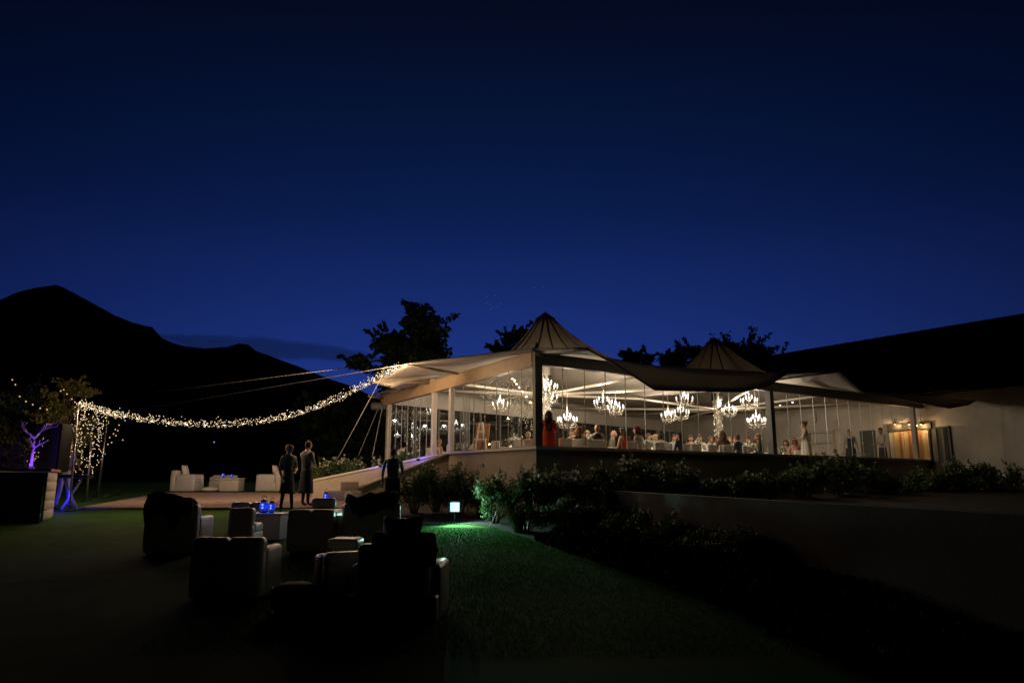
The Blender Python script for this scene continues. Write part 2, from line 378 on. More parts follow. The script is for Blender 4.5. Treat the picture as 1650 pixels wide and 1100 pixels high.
# posts
def post(p, z0, z1, w, m, d=None):
    mb = MB(); mb.box((p.x, p.y, (z0+z1)/2), (w, d or w, z1-z0), ROT_U); return mb.obj('post', m, pav)
post(ab(.0, -.03), SILL+.001, BEAM+.36, .24, M_dpost, .12)
post(ab(10.1, .0), SILL+.001, BEAM+.02, .21, M_dpost); post(ab(19.9, .0), SILL+.001, BEAM, .18, M_post)
for px, z0 in ((727, 2.82), (699, 2.35), (625.5, 2.35)):
    p = lef(px, 700, 0); post(V(p.x, p.y, 0), z0, 5.0, .14, M_post)
# beams
def beam(p, q, h, w, m, name='beam'):
    d = q-p; L = d.length; X = d.normalized(); Yv = V(0, 0, 1).cross(X).normalized(); Z = X.cross(Yv)
    R = Matrix((X, Yv, Z)).transposed(); mb = MB()
    mb.box((p+q)/2+Z*h/2, (L, w, h), M=R); mb.box((p+q)/2+Z*(h+.012), (L, w*1.7, .024), M=R); mb.box((p+q)/2-Z*.012, (L, w*1.7, .024), M=R)
    return mb.obj(name, m, pav)
lb0, lb1 = ab(-.02, .12, BEAM), ab(-.02, 9.4, 4.74)
beam(lb0, lb1, .34, .12, M_beam)
beam(ab(.12, -.02, BEAM+.02), ab(LEN, -.02, BEAM+.02), .28, .12, M_dpost)
# canvas roof
PK = [(5.0, 6.0, 8.02), (14.75, 6.0, 8.16)]
RT1, RT2 = lef(652, 587, -1.9), lef(600, 616, -2.0)
TIP1, TIP2, TIP3 = fac(946, 562, -2.4), fac(1268, 602, -2.4), fac(1353, 598, -2.4)
def W(a, b, z): return ab(a, b, z)
Zf = 5.45
front1 = [TIP1, fac(1000, 592, -2.35), fac(1055, 628, -2.3), fac(1100, 629, -2.3), fac(1150, 630, -2.3), fac(1195, 631, -2.3), fac(1235, 622, -2.35), TIP2]
bound1 = front1+[W(10.1, -1.1, 5.55), W(10.2, .6, 5.5), W(10.2, 3, 5.45), W(10.2, 6, 5.45), W(10.2, 9, 5.5), W(10.2, far_b(10.2)+.8, 5.6),
                 W(7.5, far_b(7.5)+.7, 5.5), W(5, far_b(5)+.7, 5.45), W(2.5, far_b(2)+.6, 5.35), W(-.2, 9.6, 5.2),
                 W(-.9, 8.6, 4.98), lef(640, 628, -1.0), lef(625, 622, -1.7), RT2, lef(627, 603, -1.75), lef(640, 594, -1.75), RT1, lef(700, 580, -1.5), lef(760, 573.5, -1.0), lef(812, 567, -.6), W(-.45, -.5, 5.38)]
front2 = [TIP3, fac(1372, 616, -2.35), fac(1391, 633, -2.3), fac(1440, 640, -2.3), fac(1490, 650, -2.3), fac(1530, 657.5, -2.3), fac(1560, 652, -2.3), W(20.6, -2.2, 5.2)]
bound2 = front2+[W(20.6, 0, 5.4), W(20.6, 3, 5.5), W(20.6, 6, 5.5), W(20.6, 10, 5.6), W(20.6, FAR_B+.8, 5.7), W(17.5, far_b(17.5)+.7, 5.6), W(14.7, far_b(14.7)+.7, 5.5), W(12, far_b(12)+.7, 5.5),
                 W(10.2, far_b(10.2)+.8, 5.6), W(10.2, 9, 5.5), W(10.2, 6, 5.45), W(10.2, 3, 5.45), W(10.2, .6, 5.5), W(10.1, -1.1, 5.55)]
CAP_R = .34
def roof_prof(q, zp, zm): return zm+(zp-zm)*(1-q)**2.5
def canvas(pk, bound):
    c = ab(pk[0], pk[1]); B = []
    for i, p in enumerate(bound):
        q = bound[(i+1) % len(bound)]; k = max(2, int((q-p).length/.45))
        B += [p.lerp(q, j/k) for j in range(k)]
    rows = []; NR, NE = 20, 7; F0 = .71
    for p in B:
        d = V(p.x-c.x, p.y-c.y, 0); L = d.length; d.normalize(); row = []
        zm = max(5.5, p.z+.12)+.12*noise.noise(V(p.x*.25, p.y*.25, 0))
        for i in range(NR):
            q = i/NR; r = CAP_R+(L*F0-CAP_R)*q; row.append(V(c.x+d.x*r, c.y+d.y*r, roof_prof(q, pk[2], zm)))
        for i in range(NE+1):
            t = i/NE; r = L*(F0+(1-F0)*t); z = zm+(p.z-zm)*(t**1.35 if p.z < zm-.3 else t); row.append(V(c.x+d.x*r, c.y+d.y*r, z))
        rows.append(row)
    w = NR+NE+1; n = len(rows); mb = MB()
    vs = [p for r in rows for p in r]
    mb.add(vs, [(i*w+j, i*w+j+1, ((i+1) % n)*w+j+1, ((i+1) % n)*w+j) for i in range(n) for j in range(w-1)], 0, True)
    o = mb.obj('canvas_roof', M_canvas, pav)
    so = o.modifiers.new('s', 'SOLIDIFY'); so.thickness = .012
    mb = MB(); prof = [(0.02, .30), (.12, .22), (.30, .09), (.37, .05), (.37, -.04), (.33, -.10)]
    mb.lathe([(r, z) for r, z in prof][::-1], V(c.x, c.y, pk[2]), 20); mb.obj('peak_cap', M_seam, o)
    # seams of the cone
    nb = len(rows); NS = 18
    for k in range(NS):
        r = rows[int(k*nb/NS)]; mb = MB(); pts = r[0:17]; L = []
        for i, p in enumerate(pts):
            rad = V(p.x-c.x, p.y-c.y, 0).normalized(); tan = V(-rad.y, rad.x, 0); wd = .038*(1-i/20)
            nx = pts[min(i+1, len(pts)-1)]-pts[max(0, i-1)]; nn = tan.cross(nx).normalized(); nn = nn if nn.z > 0 else -nn
            L += [p+tan*wd+nn*.03, p-tan*wd+nn*.03]
        m = len(pts); mb.add(L, [(2*i, 2*i+2, 2*i+3, 2*i+1) for i in range(m-1)], 0, True); mb.obj('seam', M_seam, o)
    # edge cable
    mb = MB(); mb.tube(B+[B[0]], .022, 6); mb.obj('edge_cable', M_dpost, o)
    return rows
R1 = canvas(PK[0], bound1); R2 = canvas(PK[1], bound2)
# arms that carry the canvas tips
def arm(p, q, r=.05, m=None): mb = MB(); mb.cyl(p, q, r, r*.8, 10); return mb.obj('arm', m or M_beam, pav)
arm(ab(-.0, 3.9, 5.28), RT1); arm(ab(0, 5.75, 5.2), RT2); arm(ab(0, 0, 5.42), TIP1, .06, M_cap); arm(ab(0.2, 0, 5.3), ab(-.5, -.5, 5.36), .05)
arm(ab(8.6, 0, 5.25), TIP2, .045); arm(ab(9.3, -.3, 5.3), TIP3, .045, M_cap); arm(ab(0, 9.3, 5.0), ab(-.9, 8.7, 4.98), .045)
mb = MB(); q = ab(-.15, 9.5, 4.72); mb.rbox(q, (.5, .35, .28), .08); mb.obj('bracket', M_dpost, pav)
mb = MB(); q = ab(0, 0, 5.46); mb.rbox(q, (.34, .34, .08), .03, ROT_U); mb.cyl(q+V(.0, 0, .04), q+V(0, 0, .2), .05, .03); mb.obj('bracket', M_steel, pav)
# guy cables
def cable(p, q, r=.012, name='guy_cable', sag=0):
    mb = MB(); pts = [p.lerp(q, t/10)-V(0, 0, sag*4*(t/10)*(1-t/10)) for t in range(11)]; mb.tube(pts, r, 5); return mb.obj(name, M_cable, pav)
cable(lef(578, 618, -3.4) if False else RT1.lerp(RT2, .7), on_ground(541, 757) if False else at_Y(539, 748, 24.5))
cable(ab(-.2, 9.3, 4.7), at_Y(577, 735, 27)); cable(ab(-.2, 9.0, 4.7), at_Y(600, 735, 25.5))
cable(RT1, at_Y(215, 661, 36), .013); cable(lef(560, 592, -4), at_Y(150, 645, 40), .012)
# masts and rafters inside
for i, (a, b, z) in enumerate(PK):
    c = ab(a, b); r = .16
    mb = MB(); mb.cyl(V(c.x, c.y, FLOOR), V(c.x, c.y, z-.9), r, r, 16); mt = mb.obj('mast', M_post, pav)
    mb = MB(); mw = []
    for k in range(230):
        t = rng.random()*2*PI; zz = FLOOR+.5+rng.random()*2.75; mb.octa((c.x+math.cos(t)*(r+.03), c.y+math.sin(t)*(r+.03), zz), .009+.006*rng.random())
    mb.obj('fairy_lights', M_fairy_in, mt, kind='stuff')
    mb = MB(); mb.tube([V(c.x+math.cos(t*.5)*(r+.015), c.y+math.sin(t*.5)*(r+.015), FLOOR+.4+t*.047) for t in range(64)], .006, 4); mb.obj('light_wire', M_dpost, mt); lamp(mt, (c.x+.25, c.y-.3, 5.45), (1, .78, .52), (20, 40)[i], .05)
    for k, (ta, tb) in enumerate(((a-5, 0), (a+5, 0), (a-5, far_b(a-5)), (a+5, far_b(a+5)), (a, 0), (a-5, 6), (a+5, 6), (a, far_b(a)))):
        e = ab(max(.1, ta), max(.1, tb), 5.33); mb = MB(); mb.cyl(V(c.x, c.y, 5.15), e, .055, .045, 8); mb.obj('rafter', M_cap, pav)
    mb = MB(); mb.rbox((c.x, c.y, 5.72), (.45, .3, .32), .03); mb.obj('speaker_box', M_black, pav)
# glass panels
def panel(p, q, z0, z1, m=M_glass, seal=True):
    d = q-p; L = math.hypot(d.x, d.y); rz = math.atan2(d.y, d.x); c = (p+q)/2; mb = MB()
    mb.add([V(p.x, p.y, z0), V(q.x, q.y, z0), V(q.x, q.y, z1), V(p.x, p.y, z1)], [(0, 1, 2, 3)])
    o = mb.obj('glass_panel', m, pav)
    if seal:
        mb = MB(); mb.box((q.x, q.y, (z0+z1)/2), (.018, .018, z1-z0), rz); mb.obj('edge_seal', M_alu, o)
        mb = MB(); mb.box((q.x, q.y, z0+.75+.25*math.sin(q.x*5)), (.035, .03, .07), rz); mb.obj('clip', M_whitew, o)
n = 26
for i in range(n):
    a0, a1 = .14+(LEN-.2)*i/n, .14+(LEN-.2)*(i+1)/n
    panel(ab(a0, .04), ab(a1-.008, .04), SILL+.03, BEAM)
tl = [to_ab(lef(x, 700, 0))[1] for x in (727, 699, 625.5)]
k = 7
for i in range(k): panel(ab(.02, .14+(tl[0]-.2)*i/k), ab(.02, .14+(tl[0]-.2)*(i+1)/k-.008), SILL+.03, BEAM-.02)
k = 7
for i in range(k): panel(ab(.02, tl[1]+.08+(tl[2]-tl[1]-.16)*i/k), ab(.02, tl[1]+.08+(tl[2]-tl[1]-.16)*(i+1)/k-.008), FLOOR+.05, 4.75)
# folded door leaves stacked by the ramp
for i in range(4):
    p = ab(.1+.0*i, tl[0]+.1+.09*i); panel(p, ab(.75, tl[0]+.14+.09*i), FLOOR+.05, 4.7)
# far glass wall with its header
mb = MB(); A_, B_ = ab(.1, FAR_A+.1), ab(LEN-.1, FAR_B+.1)
wall_seg(mb, A_, B_, 4.75, 5.30, .2); mb.obj('header', M_wall, pav)
mb = MB(); wall_seg(mb, A_, B_, 5.30, 5.9, .12); mb.obj('header', M_canvas, pav)
n = 18
for i in range(n):
    p, q = A_.lerp(B_, i/n), A_.lerp(B_, (i+1)/n)
    if i < 16: panel(p, q, FLOOR, 4.75, M_dglass, False)
    else: mb = MB(); wall_seg(mb, p, q, FLOOR, 4.75, .1); mb.obj('panel', mat('grey_panel', (.16, .16, .13), .7, var=.1), pav)
    mb = MB(); wd = .22 if i in (15, 16) else .07; mb.box((q.x, q.y, (FLOOR+4.75)/2), (wd, .1, 4.75-FLOOR), ROT_U); mb.obj('mullion', M_post if wd > .1 else M_dpost, pav)
# ---------------------------------------------------------------- main hall next to it
hall = thing('hall_building', 'long pale hall with a dark pitched roof joined to the pavilion', 'building')
mb = MB(); p, q = ab(LEN+.15, -20), ab(LEN+.15, 15); wall_seg(mb, p, q, 1.2, 5.85, .3); mb.obj('wall', M_wall, hall)
mb = MB(); e0, e1 = ab(LEN-.45, -21, 5.72), ab(LEN-.45, 14.6, 5.72); r0, r1 = ab(LEN+6, -21, 9.72), ab(LEN+6, 14.6, 9.55)
g0, g1 = ab(LEN+12.4, -21, 5.72), ab(LEN+12.4, 14.6, 5.72); h = V(0, 0, .14)
mb.add([e0, e1, r1, r0, g0, g1], [(0, 3, 2, 1), (3, 4, 5, 2)]); mb.add([e0-h, e1-h, r1-h*1.2, r0-h*1.2, g0-h, g1-h], [(0, 1, 2, 3), (3, 2, 5, 4)])
mb.add([e0, e1, e1-h, e0-h], [(0, 1, 2, 3)]); mb.add([e1, r1, r1-h*1.2, e1-h], [(0, 1, 2, 3)]); mb.add([g1, r1, r1-h*1.2, g1-h], [(3, 2, 1, 0)])
ro = mb.obj('roof', M_roof, hall)
mb = MB(); mb.add([ab(LEN+.3, 14.2, 1.2), ab(LEN+11.7, 14.2, 1.2), ab(LEN+11.7, 14.2, 5.8), ab(LEN+6, 14.2, 9.3), ab(LEN+.3, 14.2, 5.8)], [(0, 1, 2, 3, 4)]); mb.obj('gable', M_wall, hall)
for k in range(60):
    t = (k+.5)/60; mb = MB(); p, q = e0.lerp(e1, t), r0.lerp(r1, t); mb.tube([p+V(0, 0, .02), q+V(0, 0, .02)], .018, 4); mb.obj('roof_rib', M_roof, ro)
mb = MB(); mb.cyl(e0+V(-.05, 0, -.06), e1+V(-.05, 0, -.06), .06, .06, 8); mb.obj('gutter', M_roof, ro)
def on_wall(px, py): return lef(px, py, LEN-.02)   # point on the hall wall plane
def wall_box(px0, px1, y0, y1, dep, m, name, par, off=0):
    p, q = lef(px0, y0, LEN), lef(px1, y1, LEN); b0, b1 = to_ab(p)[1], to_ab(q)[1]; z1, z0 = p.z, q.z
    c = ab(LEN-dep/2-off, (b0+b1)/2, (z0+z1)/2); mb = MB(); mb.box(c, (dep, abs(b1-b0), z1-z0), ROT_U); return mb.obj(name, m, par)
M_gold = mat('gold_curtain', (.55, .40, .20), .7, var=.05, scale=2); M_door = mat('green_door', (.055, .065, .05), .6, var=.15)
M_dframe = mat('door_frame', (.05, .045, .03), .5)
# doorway with gold lining
dw = wall_box(1437, 1498, 690, 748, .02, M_gold, 'doorway_panel', hall)
for s in ((1431, 1437, 686, 748), (1498, 1502, 686, 748), (1431, 1502, 684, 690)): wall_box(*s, .10, M_dframe, 'door_frame', hall)
for x in (1452, 1467, 1483): wall_box(x, x+1.2, 691, 747, .05, M_brown, 'panel_joint', hall)
wall_box(1386, 1415, 694, 745, .06, M_door, 'door', hall)
wall_box(1504, 1531, 688, 745, .06, M_door, 'door', hall); wall_box(1531, 1534, 686, 745, .12, M_dframe, 'door_frame', hall)
wall_box(1509, 1511, 690, 745, .09, M_dpost, 'door_rail', hall); wall_box(1521, 1523, 690, 745, .09, M_dpost, 'door_rail', hall)
# ---------------------------------------------------------------- wall lamps above the doorway
for i, (px, lab) in enumerate(((1442, 'leftmost of three glowing wall lamps above the gold lined doorway'), (1465, 'middle of three glowing wall lamps above the gold lined doorway'), (1484, 'rightmost of three glowing wall lamps above the gold lined doorway'))):
    p = lef(px, 681, LEN-.25); t = thing('wall_lamp', lab, 'lamp', p, ROT_U, 'wall lamps over the doorway')
    mb = MB(); mb.cyl((.25, 0, .15), (0, 0, .15), .015); mb.cyl((0, 0, .15), (0, 0, .06), .012); mb.obj('bracket', M_black, t)
    mb = MB(); mb.lathe([(.11, -.06), (.07, .02), (.03, .07)], n=14); mb.obj('lamp_shade', M_brown, t)
    mb = MB(); mb.ball((0, 0, -.05), .055); mb.obj('bulb', M_wlamp, t); lamp(t, (-.03, 0, -.12), (1, .62, .28), 17, .04)
# ---------------------------------------------------------------- chandeliers
def chandelier():
    t = thing('chandelier', '', 'chandelier', group='crystal chandeliers in the pavilion')
    mb = MB(); mb.cyl((0, 0, .16), (0, 0, 1), .009, .009, 6); rod = mb.obj('rod', M_steel, t)
    mb = MB(); mb.lathe([(.0, -.2), (.03, -.17), (.05, -.12), (.02, -.08), (.045, -.02), (.02, .04), (.05, .10), (.02, .16), (.0, .2)], n=10)
    for k in range(8):
        a = 2*PI*k/8; mb.tube([(math.cos(a)*r, math.sin(a)*r, z) for r, z in ((.03, -.08), (.12, -.13), (.22, -.09), (.27, -.02))], .010, 5)
        mb.lathe([(.01, 0), (.035, .01), (.03, .02)], (math.cos(a)*.27, math.sin(a)*.27, -.02), 8)
    for k in range(4):
        a = 2*PI*(k+.5)/4; mb.tube([(math.cos(a)*r, math.sin(a)*r, z) for r, z in ((.02, .08), (.08, .04), (.13, .09))], .008, 5)
    mb.obj('frame', M_crystal, t)
    for k in range(8):
        a = 2*PI*k/8; mb = MB(); mb.lathe([(.012, 0), (.013, .05), (.019, .07), (.018, .085), (.006, .12), (.0, .13)], (math.cos(a)*.27, math.sin(a)*.27, 0), 8); mb.obj('bulb', M_cand, t)
    for k in range(4):
        a = 2*PI*(k+.5)/4; mb = MB(); mb.lathe([(.012, 0), (.013, .05), (.019, .07), (.018, .085), (.006, .12), (.0, .13)], (math.cos(a)*.13, math.sin(a)*.13, .10), 8); mb.obj('bulb', M_cand, t)
    mb = MB()
    for k in range(90):
        a = rng.random()*2*PI; q = rng.random(); r = .06+.2*q; mb.octa((math.cos(a)*r, math.sin(a)*r, -.14-.10*(1-q)*rng.random()-.02+.02*rng.normal()), .010, 0, 1.8)
    for k in range(16):
        a = 2*PI*k/16
        for j in range(3): mb.octa((math.cos(a)*.27, math.sin(a)*.27, -.06-.035*j), .008, 0, 1.6)
    mb.obj('crystal_drops', M_crystal, t, kind='stuff')
    lamp(t, (0, 0, .22), (1, .83, .62), 76, .05)
    return t
ch0 = chandelier()
# px, py of the body centre, distance b behind the right facade (or None -> left part with a)
CH = [(883, 625, 3.5, 'upper of two crystal chandeliers right beside the corner post', 1.15), (885, 641, 4.6, 'lower of two crystal chandeliers right beside the corner post', 1.1),
      (914, 678, 1.6, 'low crystal chandelier above the woman with long brown hair', 1.05), (972, 650, 2.8, 'left of the touching pair of chandeliers left of centre', 1.1),
      (992, 658, 4.0, 'right of the touching pair of chandeliers left of centre', 1.1), (1077, 671, 5.2, 'smaller left chandelier in the cluster of three before the lit mast', 1.1),
      (1097, 666, 3.6, 'low middle chandelier in the cluster of three before the lit mast', 1.1), (1103, 645, 1.9, 'topmost chandelier in the cluster of three before the lit mast', 1.1),
      (1175, 662, 3.2, 'crystal chandelier just right of the fairy light wrapped mast', 1.05), (1207, 647, 1.6, 'upper of two chandeliers left of the dark middle post', 1.1),
      (1219, 679, 1.5, 'lowest chandelier hanging left of the dark middle post', 1.2)]
chl = []
for i, (px, py, b, lab, sc) in enumerate(CH):
    p = fac(px, py, b); o = ch0 if i == 0 else dup(ch0, p, rng.random()*1.5)
    o.location = p; o['label'] = lab; o.scale = (sc,)*3; chl.append(o)
for px, py, a, lab in ((697, 661, 3.5, 'crystal chandelier seen behind the left pale post'), (806, 653, 2.2, 'crystal chandelier hanging above the easel beside the fairy light swag')):
    o = dup(ch0, lef(px, py, a), .4, lab); chl.append(o)
for px, py, a, lab in ((640, 702, 7, 'small far chandelier low at the left end of the pavilion'), (668, 690, 6.5, 'small far chandelier between the two left pale posts'), (735, 684, 6, 'far chandelier just right of the left door posts')):
    o = dup(ch0, lef(px, py, a), .4, lab, .6); chl.append(o)
# rods need the height of the canvas: stretch each rod
for o in chl:
    for c in o.children:
        if c.name.startswith('rod'):
            need = (5.45-o.location.z)/o.scale[0]; c.scale = (1, 1, 1); c.data = c.data.copy()
            for v in c.data.vertices:
                if v.co.z > .5: v.co.z = max(.3, need)
        if c.type == 'LIGHT' and o.scale[0] < .7: c.data = c.data.copy(); c.data.energy = 18
# small round ceiling lights at the hall side
for i, (px, py, w) in enumerate(((1239, 655, 'left'), (1257, 653, 'middle'), (1277, 648, 'right'))):
    p = fac(px, py, 4.5); t = thing('ceiling_light', 'small white spot lamp, %s of three on the ceiling beyond the middle post' % w, 'lamp', p, group='ceiling spot lamps')
    mb = MB(); mb.cyl((0, 0, .03), (0, 0, .14), .05, .04, 10); mb.cyl((0, 0, .14), (0, 0, 5.4-p.z), .008); mb.obj('housing', M_black, t); mb = MB(); mb.ball((0, 0, 0), .04); mb.obj('bulb', M_cand, t)
# fairy light swag inside, left
sw = thing('light_swag', 'dense swag of tiny fairy lights hanging inside left of the corner post', 'fairy lights')
for k in range(26):
    x = 776+k*3.6; top = 626-(x-776)*.14+4*math.sin(k*1.7); bot = 640+(x-776)*.62+8*math.sin(k*2.3); a = .9+1.2*((k*7) % 5)/5
    p, q = lef(x, top, a), lef(x, bot, a); mb = MB(); n = int((q-p).length*22)+4
    for j in range(n):
        c = p.lerp(q, (j+rng.random()*.6)/n); c += V(*(rng.normal(size=3)*.025)); mb.octa(c, .0048+.002*rng.random())
    s = mb.obj('light_strand', M_fairy_in, sw, kind='stuff'); mb = MB(); mb.tube([p, V(p.x, p.y, q.z)], .003, 3); mb.obj('wire', M_cable, s)
mb = MB(); mb.tube([lef(774+i*9.6, 618-i*1.2+3*math.sin(i*2), 1.3) for i in range(10)], .012, 5); mb.obj('top_wire', M_cable, sw); lamp(sw, lef(820, 650, 1.0), (1, .8, .55), 16, .03)
# second light column through the far glass
s2 = lef(673, 700, 5.5); lc = thing('light_column', 'column of white fairy lights on the floor behind the left glass panels', 'fairy lights')
mb = MB(); mb.cyl((s2.x, s2.y, FLOOR), (s2.x, s2.y, 4.3), .05, .04, 8); mb.obj('pole', M_dpost, lc); mb = MB()
for k in range(110): a = rng.random()*6.3; mb.octa((s2.x+math.cos(a)*.13, s2.y+math.sin(a)*.13, FLOOR+.1+rng.random()*2.0), .012)
mb.obj('fairy_bulbs', M_fairy_in, lc, kind='stuff')
# ---------------------------------------------------------------- the ramp
RP = dict(b0=at_Y(505, 772, 23.4), f0=at_Y(578, 783, 22.2)); bt = lef(705, 731, -.1); ft = lef(722, 730, -.1)
def sloped_wall(p, q, zt0, zt1, th, m, name, par, zb=None):
    d = q-p; d.z = 0; nrm = V(-d.y, d.x, 0).normalized()*th/2; b0 = (gz(p.x, p.y)-.1) if zb is None else zb
    def ring(off, up0, up1):
        return [V(p.x, p.y, b0)+off, V(q.x, q.y, b0)+off, V(q.x, q.y, up1)+off, V(p.x, p.y, up0)+off]
    mb = MB(); mb.add(ring(nrm, zt0, zt1)+ring(-nrm, zt0, zt1), [(3, 2, 1, 0), (4, 5, 6, 7), (3, 7, 6, 2), (0, 4, 7, 3), (1, 2, 6, 5)])
    w = mb.obj(name, m, par)
    n2 = nrm*1.35; c = [V(p.x, p.y, zt0)+n2, V(q.x, q.y, zt1)+n2, V(q.x, q.y, zt1)-n2, V(p.x, p.y, zt0)-n2]; up = V(0, 0, .06)
    mb = MB(); mb.add(c+[v+up for v in c], [(3, 2, 1, 0), (4, 5, 6, 7), (0, 1, 5, 4), (1, 2, 6, 5), (2, 3, 7, 6), (3, 0, 4, 7)]); mb.obj('cap', M_cap, w); return w
ramp = thing('ramp', 'walled ramp rising from the wooden dance floor to the pavilion door, violet light inside', 'ramp')
sloped_wall(RP['b0'], bt, RP['b0'].z-.06, bt.z-.06, .16, M_plaster, 'side_wall', ramp)
sloped_wall(RP['f0'], ft, RP['f0'].z-.06, SILL-.06, .26, M_plaster, 'side_wall', ramp)
b0, f0 = RP['b0'], RP['f0']; g = gz(0, b0.y)
mb = MB(); bt2, ft2 = V(bt.x, bt.y, FLOOR), V(ft.x, ft.y, FLOOR)
mb.add([V(b0.x, b0.y, g+.02), V(f0.x, f0.y, g+.02), ft2, bt2], [(0, 1, 2, 3)]); mb.obj('walkway', M_wood, ramp)
fixture(ramp, b0.lerp(ft, .50)+V(.0, 0, .10), (.16, .12, 1), 8); fixture(ramp, b0.lerp(ft, .78)+V(.0, 0, .06), (.16, .12, 1), 7)
# pedestal blocks at the ramp foot
pd = f0+V(-.35, -.12, 0); t = thing('stone_pedestal', 'stepped pale stone block at the ramp foot with a round carved rosette', 'pedestal', (pd.x, pd.y, gz(0, pd.y)), .1)
mb = MB(); mb.rbox((0, 0, .17), (.95, .55, .34), .02); mb.obj('lower_block', M_plaster, t); mb = MB(); mb.rbox((.12, 0, .47), (.5, .42, .26), .02); mb.obj('upper_block', M_plaster, t)
mb = MB(); R = Matrix.Rotation(PI/2, 3, 'X')
for r, z in ((.15, .02), (.10, .035), (.05, .05)):
    mb.cyl((.12, -.27, .17), (.12, -.27-z, .17), r, r*.9, 20)
mb.obj('rosette', M_cap, t)
# ---------------------------------------------------------------- dance floor of boards
DF = [on_ground(125, 821), on_ground(556, 817), on_ground(520, 797), on_ground(172, 796)]
df = thing('dance_floor', 'flat pinkish wooden dance floor laid on the lawn in the middle distance', 'dance floor')
x0, x1, y0, y1 = DF[0].x, -4.4, DF[0].y, DF[3].y
nx, ny = 12, 7
base_me = {}
for i in range(nx):
    for j in range(ny):
        if x0+(i+.5)*(x1-x0)/nx > -5.1 and j > 4: continue
        w, h = (x1-x0)/nx, (y1-y0)/ny
        if 'b' not in base_me:
            mb = MB(); mb.box((0, 0, 0), (w-.012, h-.012, .05)); base_me['b'] = mb.mesh('board', M_wood)
        cx, cy = x0+(i+.5)*w, y0+(j+.5)*h; o = link('board', base_me['b'], df, loc=(cx, cy, gz(0, cy)+.04+.003*rng.random())); o.rotation_euler = (math.atan(SL), 0, 0)
# ---------------------------------------------------------------- floodlight
fp = on_ground(732, 845); fl = thing('floodlight', 'small square floodlight glowing cyan white on the lawn edge', 'floodlight', (fp.x, fp.y+.1, gz(0, fp.y)+.04), .12)
mb = MB(); mb.cyl((0, .05, -.05), (0, .05, .22), .012, .012, 6); mb.box((0, .05, .22), (.27, .02, .02)); mb.box((-.13, .03, .30), (.01, .02, .18)); mb.box((.13, .03, .30), (.01, .02, .18)); mb.obj('stand', M_black, fl)
mb = MB(); mb.box((0, .05, .34), (.235, .09, .235)); 
for k in range(5): mb.box((-.09+.045*k, .105, .34), (.008, .025, .20))
mb.obj('housing', M_black, fl)
mb = MB(); mb.rbox((0, -.001, .34), (.20, .015, .20), .007, seg=1); mb.obj('lens', M_flood, fl)
sp = lamp(fl, (0, -.06, .36), (.52, 1.0, .78), 165, .05, typ='SPOT', spot_size=math.radians(172), spot_blend=.6)
sp.rotation_euler = (math.radians(-66), 0, math.radians(26))
lamp(fl, (0, -.10, .38), (.03, .50, 1.0), 13, .04)  # extra blue point lamp, added to tint the bushes around the floodlight
# ---------------------------------------------------------------- lounge furniture
def seatbox(mb, c, d, r=.05, soft=.015, mi=0): mb.rbox(c, d, r, 0, mi, 3, soft); return mb
def armchair(name, label, cat, p, rz, w=.95, d=.85, h=.80, group=None, arms=(1, 1), seats=1, back=True, bw=None):
    t = thing(name, label, cat, (p.x, p.y, gz(0, p.y)-.01), rz, group); aw = .16   # faces local +y
    mb = MB(); seatbox(mb, (0, 0, .16), (w-.02, d-.02, .28), .03); mb.obj('base', M_white, t)
    inner = w-aw*(arms[0]+arms[1]); cx = aw*(arms[0]-arms[1])/2
    for k in range(seats):
        mb = MB(); seatbox(mb, (cx-inner/2+inner*(k+.5)/seats, .08, .37), (inner/seats-.01, d-.22, .16), .05, .02); mb.obj('seat_cushion', M_white, t)
    if back:
        W_ = bw or w; k2 = 2 if W_ > .6 else 1
        mb = MB(); seatbox(mb, (0, -d/2+.09, h*.40+.04), (W_, .18, h*.8-.04), .05, .01); mb.obj('backrest', M_white, t)
        for k in range(k2): mb = MB(); seatbox(mb, (-W_/2+W_*(k+.5)/k2, -d/2+.11, h*.83+.01), (W_/k2-.006, .22, h*.36), .06, .02); mb.obj('back_cushion', M_white, t)
        mb = MB(); mb.tube([(-W_/2+.02, -d/2-.002, h*.635), (W_/2-.02, -d/2-.002, h*.635)], .008, 5); mb.obj('piping', M_white, t)
    for s, on in ((-1, arms[0]), (1, arms[1])):
        if on: mb = MB(); seatbox(mb, (s*(w/2-aw/2), .09, .32), (aw, d-.20, .56), .055, .01); mb.obj('arm', M_white, t)
    for sx in (-1, 1):
        for sy in (-1, 1): mb = MB(); mb.cyl((sx*(w/2-.08), sy*(d/2-.08), -.02), (sx*(w/2-.08), sy*(d/2-.08), .05), .025, .03, 8); mb.obj('foot', M_black, t)
    return t
